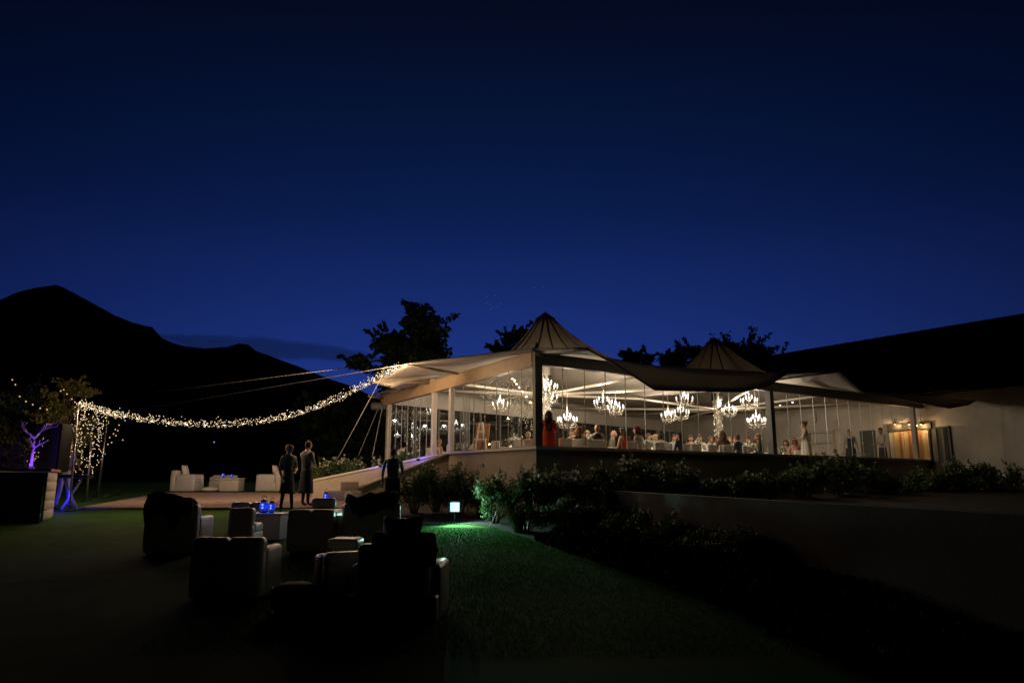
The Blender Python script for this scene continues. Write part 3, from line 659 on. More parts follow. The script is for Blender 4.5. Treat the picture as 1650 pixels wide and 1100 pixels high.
def drape(name, label, cat, p, z, rz, w, l, fall, m, seed, bulge=.10, group=None):
    """cloth lying over a back edge: across x, hanging on both sides"""
    n, k = 22, 26; vs = []
    for j in range(k+1):
        t = j/k*2-1; s = t*l
        for i in range(n+1):
            x = (i/n-.5)*w*(1+.12*noise.noise(V(t*2, seed, 1)))
            nz = noise.fractal(V(x*4, s*4, seed), 1, 2, 3)
            top = .14
            if abs(s) < top: y = s; zz = .02+bulge*(math.cos(s/top*PI/2))*(.6+.5*noise.noise(V(x*3, seed, 2)))
            else: y = math.copysign(top+.02+.03*nz+.03*math.sin(x*22+seed), s); zz = -(abs(s)-top)*fall*(.75+.55*noise.noise(V(x*5, seed, 9))+.25*math.sin(x*9+seed*2))
            vs.append(V(x*(1-.10*abs(t))+.03*nz, y+.035*nz, zz+.05*nz))
    mb = MB(); mb.add(vs, [(j*(n+1)+i, j*(n+1)+i+1, (j+1)*(n+1)+i+1, (j+1)*(n+1)+i) for j in range(k) for i in range(n)], 0, True)
    o = mb.obj(name, m, loc=(p.x, p.y, z), rz=rz, label=label, cat=cat, group=group); so = o.modifiers.new('s', 'SOLIDIFY'); so.thickness = .025; return o
def cushion(label, p, z, rz, rx, m, sz=.42, group=None):
    mb = MB(); n = 14; vs = []
    for s in (1, -1):
        for j in range(n+1):
            for i in range(n+1):
                u, v = i/n*2-1, j/n*2-1; th = .085*(max(0, (1-u**2)*(1-v**2)))**.45; pin = 1-.10*(1-abs(u))*abs(v)**3-.10*(1-abs(v))*abs(u)**3
                vs.append(V(u*sz/2*pin, v*sz/2*pin, s*th))
    N = (n+1)**2
    for k in range(2): mb.add(vs[k*N:(k+1)*N], [((j*(n+1)+i), (j*(n+1)+i+1), ((j+1)*(n+1)+i+1), ((j+1)*(n+1)+i)) if k == 0 else ((j*(n+1)+i), ((j+1)*(n+1)+i), ((j+1)*(n+1)+i+1), (j*(n+1)+i+1)) for j in range(n) for i in range(n)], 0, True)
    o = mb.obj('cushion', m, loc=(p.x, p.y, z), label=label, cat='cushion', group=group); o.rotation_euler = (rx, 0, rz); return o
def gp(px, Y): d = at_Y(px, 800, Y); return V(d.x, Y, 0)
# big chairs, measured in the photograph (middle, width, top edge of the back, distance of the back)
def back(px, wpx, ytop, Yb, d=.85):
    a, b = at_Y(px-wpx/2, ytop, Yb), at_Y(px+wpx/2, ytop, Yb); y = Yb+d/2
    return V((a.x+b.x)/2, y, 0), (b-a).length, a.z-gz(0, y)
p, w, h = back(275, 84, 813, 12.6); armchair('armchair', 'white armchair seen from behind with a dark coat thrown over it, at left', 'armchair', p, .04, w, .85, h)
drape('coat', 'dark crumpled coat draped over the back of the left armchair', 'coat', p+V(-.02, -.33, 0), gz(0, p.y)+h, .04, w*.92, .46, 1.0, M_dark, 3.3, .26)
p, w, h = back(365.5, 117, 867, 9.2); armchair('armchair', 'white armchair with nothing on it, its plain back nearest the camera', 'armchair', p, .0, w, .82, h)
p, w, h = back(384.5, 41, 819, 12.9); armchair('armchair', 'narrow white lounge chair on the left side of the lantern table', 'armchair', p, -.03, w, .62, h, arms=(0, 0))
p, w, h = back(402, 62, 809, 15.2, .5); armchair('lounge_bench', 'long low white bench on the lawn behind the lantern table', 'bench', p, 0, w, .5, h, arms=(0, 0))
cE = gp(435, 14.5); t = thing('coffee_table', 'white boxy coffee table carrying two blue lanterns', 'table', (cE.x, cE.y, gz(0, cE.y)))
mb = MB(); mb.rbox((0, 0, .22), (.64, .60, .44), .02); mb.obj('base', M_white, t); mb = MB(); mb.rbox((0, 0, .465), (.68, .64, .05), .015); mb.obj('top', M_white, t)
p, w, h = back(500.5, 75, 821, 12.6, 1.4); tF = armchair('daybed', 'broad white daybed with a wide flat top left of the heaped armchair', 'daybed', p, .0, w, 1.4, h, arms=(0, 0))
mb = MB(); mb.rbox((0, .15, h-.12), (w-.03, 1.2, .2), .05, soft=.01); mb.obj('mattress', M_white, tF)
mb = MB(); mb.rbox((-.06, .42, h+.08), (.44, .17, .20), .06, soft=.02); mb.obj('bolster', M_white, loc=tF.location, label='dark looking bolster lying across the broad daybed', cat='cushion')
cG = gp(590, 13.2); armchair('armchair', 'white armchair turned towards the dance floor, heaped with dark clothing', 'armchair', cG, .5, 1.0, .9, .80)
drape('coat', 'dark jacket heaped on the back of the armchair in front of the standing man', 'coat', cG+V(.15, -.30, 0), gz(0, cG.y)+.80, .5, .85, .36, 1.0, M_dark, 7.7, .24)
p, w, h = back(636, 116, 878, 8.0, .95); cH = p; armchair('armchair', 'large white armchair nearest the camera, seen from behind in deep shadow', 'armchair', p, -.05, w*1.28, .95, h, bw=w)
drape('coat', 'bulky dark coat over the back of the nearest armchair', 'coat', p+V(0.10, -.38, 0), gz(0, p.y)+h, -.08, w*.86, .40, 1.0, M_dark, 11.1, .17)
cushion('pale cushion leaning against the back of the nearest armchair', p+V(.02, -.14, 0), gz(0, p.y)+h+.06, -.1, 1.25, M_white, .46)
p, w, h = back(551, 50, 868, 10.5, .5); t = armchair('footstool', 'white padded footstool left of the nearest armchair', 'footstool', p, 0, w, .5, h, arms=(0, 0), back=False)
mb = MB(); mb.rbox((0, 0, h-.06), (w, .5, .14), .05, soft=.01); mb.obj('pad', M_white, t)
cJ = gp(553, 9.0); armchair('side_chair', 'low white lounge chair tucked against the left of the nearest armchair', 'chair', cJ, .55, .5, .5, .62, arms=(1, 0))
cK = on_ground(475, 985); t = thing('pouf', 'round dark pouf on the grass left of the nearest armchair', 'pouf', (cK.x, cK.y, gz(0, cK.y)))
mb = MB(); mb.lathe([(.20, 0), (.26, .05), (.28, .16), (.26, .27), (.17, .31), (0, .32)], n=24); mb.obj('body', M_dark, t); mb = MB(); mb.tube([(.262*math.cos(a*PI/12), .262*math.sin(a*PI/12), .265) for a in range(25)], .008, 5); mb.obj('piping', M_black, t)
# far set on the lawn
fA = gp(300, 26.2); armchair('armchair', 'far white armchair at the left of the distant lounge set', 'armchair', fA, -PI/2, .85, .85, .72)
fC = gp(436, 26.2); armchair('armchair', 'far white armchair at the right of the distant lounge set', 'armchair', fC, PI/2, .85, .85, .72)
fB = gp(370, 26.2); t = thing('coffee_table', 'far white low table of the distant lounge set with two tiny lanterns', 'table', (fB.x, fB.y, gz(0, fB.y)))
mb = MB(); mb.rbox((.05, 0, .20), (.66, .6, .38), .02); mb.obj('base', M_white, t); mb = MB(); mb.rbox((.05, 0, .43), (.70, .64, .07), .02); mb.obj('top', M_white, t)
armchair('lounge_bench', 'far white bench behind the distant low table', 'bench', gp(358, 27.3), PI, .9, .5, .5, arms=(0, 0))
cushion('white cushion standing on the far left armchair', fA+V(-.10, 0, 0), gz(0, 26)+.72, PI/2, 1.3, M_cloth, .42)
cushion('white cushion standing on the far right armchair', fC+V(.12, 0, 0), gz(0, 26)+.72, PI/2, 1.3, M_cloth, .42)
cushion('white cushion lying flat on the edge of the far right armchair', fC+V(-.32, 0.1, 0), gz(0, 26)+.53, .3, .1, M_cloth, .40)
cushion('large white cushion dropped on the grass beside the far low table', gp(337, 25.8), gz(0, 26)+.09, .3, .05, M_cloth, .62)
# lanterns
def lantern(label, p, z, s=1, w=1.6):
    t = thing('lantern', label, 'lantern', (p.x, p.y, z), group='blue glass lanterns'); t.scale = (s,)*3
    mb = MB(); mb.lathe([(.045, 0), (.055, .01), (.03, .03), (.03, .04)], n=12); mb.obj('base', M_black, t); mb = MB(); mb.lathe([(.035, .165), (.05, .17), (.05, .19), (.02, .21)], n=12); mb.tube([(.04*math.cos(a), 0, .21+.05*math.sin(a)) for a in [PI*i/8 for i in range(9)]], .004, 4); mb.obj('lid', M_black, t)
    mb = MB(); mb.lathe([(.03, .04), (.062, .07), (.068, .11), (.055, .15), (.035, .165)], n=14); mb.obj('globe', M_blueg, t)
    for zz in (.085, .13):
        mb = MB(); mb.ball((0, -.062, zz), (.016, .012, .016)); mb.obj('bulb', M_blueb, t)
    lamp(t, (0, -.12, .11), (.04, .09, 1), w, .03)
lantern('left and larger of two glowing blue lanterns on the coffee table', gp(426, 14.45), gz(0, 14.5)+.485, 1.25, .5)
lantern('right and smaller of two glowing blue lanterns on the coffee table', gp(439, 14.5), gz(0, 14.5)+.485, 1.1, .5)
lantern('blue lantern standing on the dance floor at the foot of the ramp', V(*at_Y(525, 804, 21.7)), gz(0, 21.7)+.07, 1.3, .5)
lantern('left of two tiny blue lanterns on the far low table', gp(357, 26.1), gz(0, 26.1)+.47, .9, .4)
lantern('right of two tiny blue lanterns on the far low table', gp(371, 26.1), gz(0, 26.1)+.47, .7, .3)
p = at_Y(345, 712, 60); t = thing('blue_lamp_post', 'distant thin lamp post with one tiny blue light in the dark', 'lamp post', (p.x, p.y, 1.95))
mb = MB(); mb.cyl((0, 0, 0), (0, 0, p.z-1.95), .04, .03); mb.obj('pole', M_black, t); mb = MB(); mb.ball((0, 0, p.z-1.95), .05); mb.obj('bulb', M_blueb, t)
# ---------------------------------------------------------------- poles, garland, light curtain
def gpt(px, py): p = on_ground(px, py); p.z = gz(p.x, p.y); return p
def pole(label, base, top, r=.03, m=M_steel):
    t = thing('light_pole', label, 'pole', base); v = top-base; mb = MB(); mb.cyl((0, 0, 0), v, r, r*.8, 8); mb.obj('pole', m, t)
    mb = MB(); mb.cyl((0, 0, 0), (0, 0, .03), .16, .15, 14); mb.obj('base_plate', M_black, t); mb = MB(); mb.ball(v, r*1.6); mb.obj('finial', m, t); return t
bA, bB, bC = gpt(111, 823), gpt(139, 808), gpt(157, 800)
tA, tB, tC = at_Y(127, 648, bA.y), at_Y(148, 690, bB.y), at_Y(174, 668, bC.y)
pole('tall thin pole at the left holding up the end of the light garland', bA, tA)
pole('violet lit thin pole, middle of the three garland poles', bB, tB, .035)
pole('rightmost of the three garland poles, beside the black cable stand', bC, tC, .035)
gpx = [(130, 650), (165, 660), (200, 668), (260, 678), (340, 682.5), (420, 677), (480, 664), (540, 642), (590, 617), (622, 600), (640, 591)]
GP = []
for i, (x, y) in enumerate(gpx): GP.append(at_Y(x, y, bA.y+(RT1.y-bA.y)*(x-130)/510))
gar = thing('light_garland', 'thick garland of warm fairy lights sagging from the pole to the canvas roof', 'garland')
def along(t):
    f = t*(len(GP)-1); i = min(int(f), len(GP)-2); f -= i
    p0, p1, p2, p3 = GP[max(i-1, 0)], GP[i], GP[i+1], GP[min(i+2, len(GP)-1)]
    return .5*((2*p1)+(p2-p0)*f+(2*p0-5*p1+4*p2-p3)*f*f+(3*p1-p0-3*p2+p3)*f**3)
mb = MB(); mb.tube([along(i/60)-V(0, 0, .05) for i in range(61)], .012, 5); mb.obj('rope', M_black, gar)
mb = MB()
for k in range(950):
    c = along(rng.random()); r = rng.normal(size=3)*V(.05, .05, .052); c = c+V(*r)+V(0, 0, .01); mb.octa(c, .008+.006*rng.random())
for k in range(420):
    c = along(rng.random())-V(0, 0, .07); c += V(*(rng.normal(size=3)*.022)); mb.octa(c, .009)
mb.obj('fairy_bulbs', M_fairy, gar, kind='stuff')
for k in range(27): lamp(gar, along((k+.5)/27), (1, .66, .36), 21 if k < 18 else 32, .02)
lcu = thing('light_curtain', 'loose curtain of warm fairy lights hanging from the garland between the thin poles', 'fairy lights')
for k in range(18):
    t = k/17; p = tA.lerp(tC, t*1.0)-V(0, 0, .05); ln = (.45+1.55*math.sin(PI*min(1, .15+t*.95))**1)*(1 if t > .3 else .75+t)*(.8+.35*rng.random()); p.y += rng.normal()*.3
    mb = MB(); n = int(ln*10)+3; pts = []
    for j in range(n):
        q = p+V(.10*math.sin(j*.5+k)+t*.06*j/n, 0, -ln*j/n); pts.append(q); c = q+V(*(rng.normal(size=3)*.035)); mb.octa(c, .010+.005*rng.random())
    s = mb.obj('light_strand', M_fairy, lcu, kind='stuff'); mb = MB(); mb.tube(pts, .003, 3); mb.obj('wire', M_black, s)
def bulb_string(label, pts, Y, r=.03, m=M_bulb):
    t = thing('bulb_string', label, 'string lights'); P = [at_Y(x, y, Y) for x, y in pts]
    mb = MB(); mb.tube(P, .004, 4); mb.obj('wire', M_black, t)
    for p in P: mb = MB(); mb.ball(p-V(0, 0, .03), r, n=8, k=5); mb.obj('bulb', m, t)
M_dim = emat('dim_bulb', (1, .62, .30), .8)
bulb_string('dim bulbs strung down the left side of the dark tree', [(20, 610), (25, 618), (32, 637), (42, 645), (53, 650), (65, 656), (76, 658)], 22, .022, M_dim)
bulb_string('dim bulbs strung from the bushy tree to the top of the pole', [(98, 628), (103, 626), (108, 633), (116, 641), (121, 646), (127, 650)], 20.5, .02, M_dim)
bulb_string('sparse bulbs hanging right of the light curtain beside the rear pole', [(192, 683), (186, 690), (190, 692), (183, 697), (187, 700), (177, 703), (174, 714), (180, 711), (198, 707)], 23, .02, M_dim)
bulb_string('row of cool bulbs behind the speaker and the musician', [(61, 714), (67, 720), (70, 727), (88, 728), (93, 716), (111, 733), (118, 688), (128, 725)], 19.5, .018, M_dim)
# cable stand
p = gpt(186, 806); t = thing('microphone_stand', 'low black tripod stand lying on the left end of the dance floor', 'stand', p+V(0, 0, .06))
for a in (0.3, 2.4, 4.3, 5.4):
    mb = MB(); mb.tube([(0, 0, .12), (.3*math.cos(a), .3*math.sin(a), .10), (.5*math.cos(a), .5*math.sin(a), .015)], .014, 5); mb.obj('leg', M_black, t)
mb = MB(); mb.tube([(0, 0, .1), (.05, 0, .3), (-.3, .1, .48)], .014, 6); mb.obj('boom', M_black, t)
# ---------------------------------------------------------------- bar counter, lit branch, speaker, keyboard stand
p0 = on_ground(66, 843); bar = thing('bar_counter', 'boxy bar counter at the far left with a pale panelled end', 'counter', (p0.x, p0.y, gz(0, p0.y)), .44)
H_ = at_Y(66, 757, p0.y).z-gz(0, p0.y)
dy = 3.2
mb = MB(); mb.box((-1.6, .06, H_/2-.03), (3.1, .05, H_-.06)); mb.obj('front_panel', mat('dark_panel', (.03, .03, .03), .6), bar)
for j in range(5):
    if 1:
        mb = MB(); mb.rbox((.0, .93, .06+(H_-.1)*(j+.5)/5), (.04, 1.7, (H_-.1)/5-.008), .004, seg=1); mb.obj('end_board', mat('pale_board', (.42, .37, .32), .6, var=.1), bar)
mb = MB(); mb.box((-1.55, .93, H_), (3.25, 1.82, .06)); mb.obj('top', M_brown, bar)
# branch tree
bp = at_Y(51, 748, p0.y+.5); bp.z = gz(0, p0.y)+H_+.03
br = thing('branch_tree', 'small bare branch tree lit violet on the bar counter, hung with little bulbs', 'decoration', bp)
br.scale = (.6, .6, .85); mb = MB(); tips = []
def grow(p, d, r, n):
    q = p+d; mb.tube([p, p.lerp(q, .5)+V(*(rng.normal(size=3)*.02)), q], [r, r*.85, r*.7], 7)
    tips.append(q)
    if n: 
        for s in range(2 if n < 3 else 3):
            e = d*.68+V(rng.normal()*.16, rng.normal()*.12, .03); grow(q, e, r*.62, n-1)
grow(V(0, 0, 0), V(-.02, 0, .62), .055, 0); grow(V(-.02, 0, .6), V(-.01, 0, .22), .045, 3); grow(V(-.02, 0, .5), V(.20, 0, .16), .03, 1); grow(V(-.02, 0, .62), V(-.2, .02, .18), .03, 1)
mb.obj('trunk', mat('pale_branch', (.5, .45, .42), .7, var=.2, bump=.3), br)
for k in range(16): mb = MB(); c = V(rng.normal()*.16, rng.normal()*.1, .1+rng.random()*.85); mb.ball(c, .014, n=6, k=4); mb.obj('bulb', M_dim, br)
mb = MB(); mb.lathe([(.12, -.01), (.12, .05), (.07, .07)], n=14); mb.obj('pot', M_black, br)
fixture(br, (.25, -.6, .12), (.14, .03, 1), 34)
sp_ = at_Y(84, 715, p0.y+2.2); spk = thing('speaker_stack', 'tall black loudspeaker cabinet standing behind the bar counter', 'loudspeaker', (sp_.x, sp_.y, gz(0, sp_.y)))
hs = at_Y(84, 683, sp_.y).z-gz(0, sp_.y)
mb = MB(); mb.rbox((0, 0, hs-.62), (.72, .5, 1.22), .03); mb.obj('cabinet', mat('cabinet_black', (.008, .008, .009), .85, spec=.1), spk); mb = MB(); mb.box((0, -.255, hs-.62), (.62, .02, 1.1)); mb.obj('grille', M_dark, spk); mb = MB(); mb.cyl((0, 0, 0), (0, 0, hs-1.2), .04); mb.obj('stand', M_black, spk)
kp = on_ground(108, 822); ks = thing('keyboard_stand', 'crossed leg keyboard stand glowing blue beside the counter', 'stand', (kp.x, kp.y+.1, gz(0, kp.y)))
for s in (-1, 1):
    mb = MB(); mb.cyl((-.22*s, 0.03*s, 0.02), (.22*s, .03*s, .82), .03, .03, 8); mb.obj('leg', mat('grey_tube', (.5, .5, .5), .4), ks)
mb = MB(); mb.rbox((0, 0, .88), (.95, .32, .09), .02); kb = mb.obj('keyboard', M_black, ks)
mb = MB(); mb.box((0, -.06, .928), (.85, .15, .01)); mb.obj('keys', M_whitew, kb)
fixture(ks, (-.22, -.3, .16), (.03, .02, 1), 14)
# ---------------------------------------------------------------- plants
def tree(name, label, base, h, crown, nleaf, size, lm, seed, trunk_h=.35, group=None, cat='tree', clump=26, wind=0):
    t = thing(name, label, cat, base, group=group); r = np.random.default_rng(seed)
    mb = MB(); cw, chh = crown; cz = h-chh/2
    mb.tube([(0, 0, -.2), (.03*h*.3, 0, h*.3), (0, 0, h*.6), (.02*h, 0, h*.85)], [h*.028, h*.022, h*.014, h*.005], 8)
    cl = []
    for k in range(clump):
        a = r.random()*2*PI; q = r.random()**.5; zz = (r.random()*2-1)
        rad = math.sqrt(max(0, 1-zz*zz))*q*cw/2*(1+.25*r.normal()); c = V(math.cos(a)*rad+wind*(zz+1)*.5, math.sin(a)*rad, cz+zz*chh/2*.9)
        cl.append((c, (.10+.10*r.random())*cw)); s = V(0, 0, h*(.35+.3*r.random())); m = s.lerp(c, .5)+V(0, 0, h*.03); mb.tube([s, m, c], [h*.009, h*.006, h*.002], 5)
    mb.obj('trunk', M_bark, t); P = []
    for c, s in cl:
        k = nleaf//clump; d = r.normal(size=(k, 3)); d /= np.linalg.norm(d, axis=1)[:, None]; d *= (r.random(k)**.45)[:, None]; P.append(np.array(c)+d*np.array([s, s, s*.62]))
        for j in range(3):   # sprigs that break the outline
            e = r.normal(size=3); e[2] = abs(e[2])*.8; e /= np.linalg.norm(e); tt = r.random((k//10, 1)); P.append(np.array(c)+e*s*(.8+1.0*tt)+r.normal(size=(k//10, 3))*s*.08)
    o = link('crown', np_mesh('crown', leaf_quads(np.concatenate(P), size, .55), 4, lm), t); o['kind'] = 'stuff' if False else None if False else 'stuff'; return t
def gbase(px, Y): d = at_Y(px, 775, Y); return V(d.x, Y, gz(0, Y))
tree('tree', 'large ragged dark tree behind the left roof edge against the blue sky', gbase(655, 45), 11.2, (5.3, 8.6), 15000, .30, M_leaf2, 3, wind=.5, clump=46)
tree('tree', 'dark tree peeking out left of the front roof peak', gbase(828, 52), 10.9, (3.4, 5.0), 7000, .30, M_leaf2, 8, clump=30, wind=.4)
tree('tree', 'dark treetop just showing above the roof between the two peaks', gbase(1012, 56), 10.3, (3.2, 4.5), 5000, .30, M_leaf2, 12, clump=18, wind=.7)
tree('tree', 'broad dark tree behind the second roof peak on its left', gbase(1118, 58), 10.9, (5.2, 5.0), 7000, .32, M_leaf2, 17, clump=26)
tree('tree', 'broad dark tree behind the second roof peak on its right', gbase(1200, 60), 11.3, (7.4, 5.0), 9000, .32, M_leaf2, 21, clump=34)
tree('bushy_tree', 'dim yellow green bushy tree behind the light poles', gbase(95, 23.5), 3.75, (1.75, 3.0), 9000, .10, M_leaf3, 31, clump=34)
tree('bushy_tree', 'dark shapeless tree at the left edge behind the lit branch', gbase(10, 24), 3.6, (2.6, 2.8), 7000, .10, M_leaf2, 33, clump=30)
tp = gbase(14, 19.2); tree('topiary_tree', 'small round clipped tree lit yellow at the far left edge', tp, 1.75, (1.0, .85), 5200, .05, M_leaf3, 37, clump=24, cat='topiary')
gs = thing('added_ground_light', 'added ground light with a made-up housing, brightening the round clipped tree', 'spotlight', (tp.x+.5, tp.y-.9, tp.z)); fixture(gs, (0, 0, .25), (1, .8, .4), 3.5); mb = MB(); mb.cyl((0, 0, -.1), (0, 0, .14), .012); mb.obj('spike', M_black, gs)  # lamp, housing and spike added to light the clipped tree
n_ = 34000; tx = rng.random(n_); tyy = rng.random(n_)  # tree row added to block the sky behind the far glass wall
P_ = np.stack([-14+48*tx, 47+6*tyy+tx*6, 1.2+(6.0+.5*np.sin(tx*37)+.35*np.sin(tx*91))*rng.random(n_)**.85], 1)
o = link('added_treeline', np_mesh('added_treeline', leaf_quads(P_, .55, .6), 4, M_leaf2), kind='stuff')
def bush(name, label, base, h, w, n, size, lm, seed, flowers=0, cat='bush', group=None, fm=None, dens=14):
    r = np.random.default_rng(seed); t = thing(name, label, cat, base, group=group); mb = MB(); P = []; cl = []
    for k in range(dens):
        a = r.random()*2*PI; q = r.random()**.5*w/2*.85; zz = h*(.30+.55*r.random())*(1-.30*(q/(w/2))**2); c = np.array([math.cos(a)*q, math.sin(a)*q, zz]); cl.append(c)
        mb.tube([(c[0]*.15, c[1]*.15, -.05), (c[0]*.5, c[1]*.5, zz*.55), tuple(c)], [.014, .010, .004], 5)
        k2 = n//dens; d = r.normal(size=(k2, 3)); d /= np.linalg.norm(d, axis=1)[:, None]; d *= (r.random(k2)**.5)[:, None]; P.append(c+d*np.array([w*.2, w*.2, h*.22]))
        tt = r.random((k2//6, 1)); e = np.array([r.normal()*.4, r.normal()*.4, 1.]); P.append(c+e*tt*h*.30+r.normal(size=(k2//6, 3))*.025)
    mb.obj('stems', M_bark, t); P = np.concatenate(P); P = P[P[:, 2] > .02]
    o = link('foliage', np_mesh('foliage', leaf_quads(P, size, .6, .2), 4, lm), t); o['kind'] = 'stuff'
    if flowers:
        Q = []
        idx = r.choice(len(P), flowers*8); sc = P[idx]; sc = sc[np.argsort(-(sc[:, 2]+.3*np.abs(sc[:, 0])+-.25*sc[:, 1]))][:flowers]
        for c in sc:
            k = 9; d = r.normal(size=(k, 3)); d /= np.linalg.norm(d, axis=1)[:, None]; Q.append(c+np.array([0, -.02, .03])+d*.022)
        o = link('flowers', np_mesh('flowers', leaf_quads(np.concatenate(Q), .045, .9), 4, fm or M_petal), t); o['kind'] = 'stuff'
    return t
# lower bed, between lawn and pavilion wall
def bed(px, ytop, Y, w, n, fl, lab, zb=None, **k):
    b = at_Y(px, 780, Y); z = gz(0, Y)+.03 if zb is None else zb; h = at_Y(px, ytop, Y).z-z
    return bush('rose_bush', lab, V(b.x, Y, z), max(.35, h), w, n, k.pop('size', .055), M_leaf, int(px*3+Y), fl, group='rose bushes in the beds', **k)
bed(668, 756, 18.4, 1.0, 2600, 8, 'sparse rose bush just right of the standing man, below the ramp')
bed(704, 744, 18.8, 1.2, 3600, 12, 'tall dark rose bush against the ramp wall directly left of the floodlight')
bed(743, 748, 18.6, 1.2, 3600, 12, 'tall dark rose bush directly behind the floodlight')
bed(775, 768, 18.2, .8, 1800, 6, 'small rose bush in the gap right behind the floodlight')
bed(798, 764, 16.7, .95, 3200, 26, 'bright green lit rose bush with pale blooms, first to the right of the floodlight', size=.06)
bed(830, 768, 17.6, .9, 2400, 10, 'dim rose bush below the corner of the wall, half hidden by the lit one')
bed(858, 758, 16.9, 1.1, 3600, 28, 'green lit rose bush in front of the pavilion corner', size=.06)
bed(893, 752, 16.6, 1.2, 3800, 36, 'rose bush full of pale blooms right of the pavilion corner')
bed(935, 757, 16.4, 1.2, 3600, 36, 'rose bush with scattered white blooms at the end of the garden wall')
bed(905, 800, 15.4, 1.0, 2600, 14, 'low rose bush on the lawn edge in front of the blooming ones')
bed(955, 812, 14.9, 1.1, 2600, 10, 'low dark rose bush below the left end of the garden wall')
bed(1010, 820, 14.0, 1.1, 2400, 6, 'dark low bush in front of the garden wall, second from its left end')
bed(1065, 832, 13.0, 1.1, 2200, 5, 'dark low bush in front of the garden wall, third from its left end')
bed(1125, 845, 12.0, 1.1, 2000, 4, 'dark low bush in front of the middle of the garden wall')
bed(1200, 852, 11.0, 1.1, 1800, 3, 'nearest dark low bush before the garden wall, almost invisible')
nn = 42000; yy = 6.5+11.0*rng.random(nn); ee = np.array([edge_x(v) for v in yy]); wx = np.interp(yy, [RW2.y, RW1.y, RW0.y, 19.0], [RW2.x, RW1.x, RW0.x, .6])
xx = ee-.02+(wx-ee-.05)*rng.random(nn); k_ = (ee > -4.5) & (wx > ee+.3) & ~((yy > 14.2) & (xx < 1.2) & (rng.random(nn) < 2)); xx, yy, ee = xx[k_], yy[k_], ee[k_]
hh = (.06+.22*np.abs(np.sin(xx*2.1+yy*1.3))*np.clip((xx-ee)*2, .12, 1))*rng.random(len(xx))**.6
o = link('ground_cover', np_mesh('ground_cover', leaf_quads(np.stack([xx, yy, SL*yy+.03+hh], 1), .085, .6, .2), 4, mat('matte_leaf', (.02, .03, .012), .9, spec=.05)), kind='stuff')
# leafy lily clump
p = on_ground(838, 862); t = thing('lily_clump', 'clump of long strap leaves lit green at the lawn edge', 'plant', (p.x, p.y+.25, gz(0, p.y)+.03)); Q = []
for k in range(110):
    a = rng.random()*2*PI; L = .35+.3*rng.random(); d = np.array([math.cos(a), math.sin(a), 0]); s = np.array([-math.sin(a), math.cos(a), 0])*.013; b = d*.12*rng.random()
    q = [b+d*L*x+np.array([0, 0, L*z]) for x, z in ((0, 0), (.25, .6), (.6, .85), (1., .6))]
    for i in range(3): w0, w1 = (1, 1, .7, .05)[i], (1, 1, .7, .05)[i+1]; Q += [q[i]-s*w0, q[i]+s*w0, q[i+1]+s*w1, q[i+1]-s*w1]
o = link('leaves', np_mesh('leaves', np.array(Q), 4, mat('strap_leaf', (.05, .14, .03), .4)), t); o['kind'] = 'stuff'
bush('red_flower_bush', 'low plant with dark red flowers between the lily clump and the roses', V(on_ground(850, 866).x, on_ground(850, 866).y+.5, gz(0, 16)), .6, .7, 900, .045, M_leaf, 91, 24, fm=M_red, dens=8)
# small stake beside the lit rose
p = on_ground(789, 850); mb = MB(); mb.cyl((0, 0, 0), (.22, .1, .5), .012, .01, 6); mb.obj('plant_stake', M_whitew, loc=(p.x, p.y, gz(0, p.y)), label='thin pale stake leaning at the foot of the lit rose bush', cat='stake')
# upper bed along the right facade
ups = [(985, 748, -2.6, 1.3, 22, 'rose bush with pale blooms under the seated diners, left of the dark dip'), (1028, 739, -2.2, 1.5, 26, 'tall rose bush under the burgundy haired guest'), (1080, 744, -2.2, 1.4, 22, 'rose bush under the guest in the broad white shirt'),
       (1140, 768, -2.2, 1.2, 8, 'low dark bush in the dip of the hedge row'), (1195, 762, -2.0, 1.4, 16, 'round rose bush under the right hand table of guests'), (1240, 758, -1.8, 1.2, 12, 'rose bush in front of the dark middle post'),
       (1292, 736, -1.8, 1.5, 8, 'tall black bush below the woman in the long dress'), (1345, 732, -1.8, 1.6, 6, 'tallest black bush reaching over the sill below the bar table'), (1400, 742, -2.0, 1.5, 6, 'black bush reaching over the sill right of the waiter in the apron'),
       (1435, 768, -2.0, 1.2, 4, 'low dark bush in the gap before the gold doorway'), (1490, 748, -2.6, 1.6, 12, 'spiky topped bush in front of the gold doorway'), (1545, 740, -3.2, 1.7, 14, 'dark bush with pale flower heads against the hall wall'),
       (1600, 742, -3.8, 1.7, 8, 'rightmost tall dark bush against the hall wall'), (1650, 790, -4.5, 1.3, 3, 'low black bush cut by the right edge of the picture')]
for px, yt, b, w, fl, lab in ups:
    p = fac(px, yt, b); bush('rose_bush', lab, V(p.x, p.y, 1.41), max(.3, p.z-1.41), w, 4200, .075, M_leaf, int(px), fl, group='rose bushes in the beds')
# hedge behind the ramp
for i, (px, yt, Y) in enumerate(((522, 742, 25.0), (552, 735, 25.2), (582, 736, 25.4), (610, 740, 25.6))):
    b = at_Y(px, 780, Y); h = at_Y(px, yt, Y).z-1.6
    bush('hedge_bush', ['leftmost', 'second from the left', 'third from the left', 'rightmost'][i]+' of the warmly lit flowering bushes behind the ramp wall', V(b.x, Y, 1.6), h, 1.1, 3000, .07, M_leaf, 200+i, 34, group='flowering bushes behind the ramp', cat='bush')
p = lef(652, 733, -.5); bush('flower_box', 'white blooms in a trough outside the left glass panels', V(p.x, p.y, 2.55), .55, .9, 800, .06, M_leaf, 300, 26, cat='flowers', dens=8)
mb = MB(); wall_seg(mb, ab(-.35, tl[1]+.2), ab(-.35, tl[2]-.1), 1.5, 2.55, .4); mb.obj('planter_wall', M_plaster, label='low rendered planter wall below the left glass panels', cat='planter')
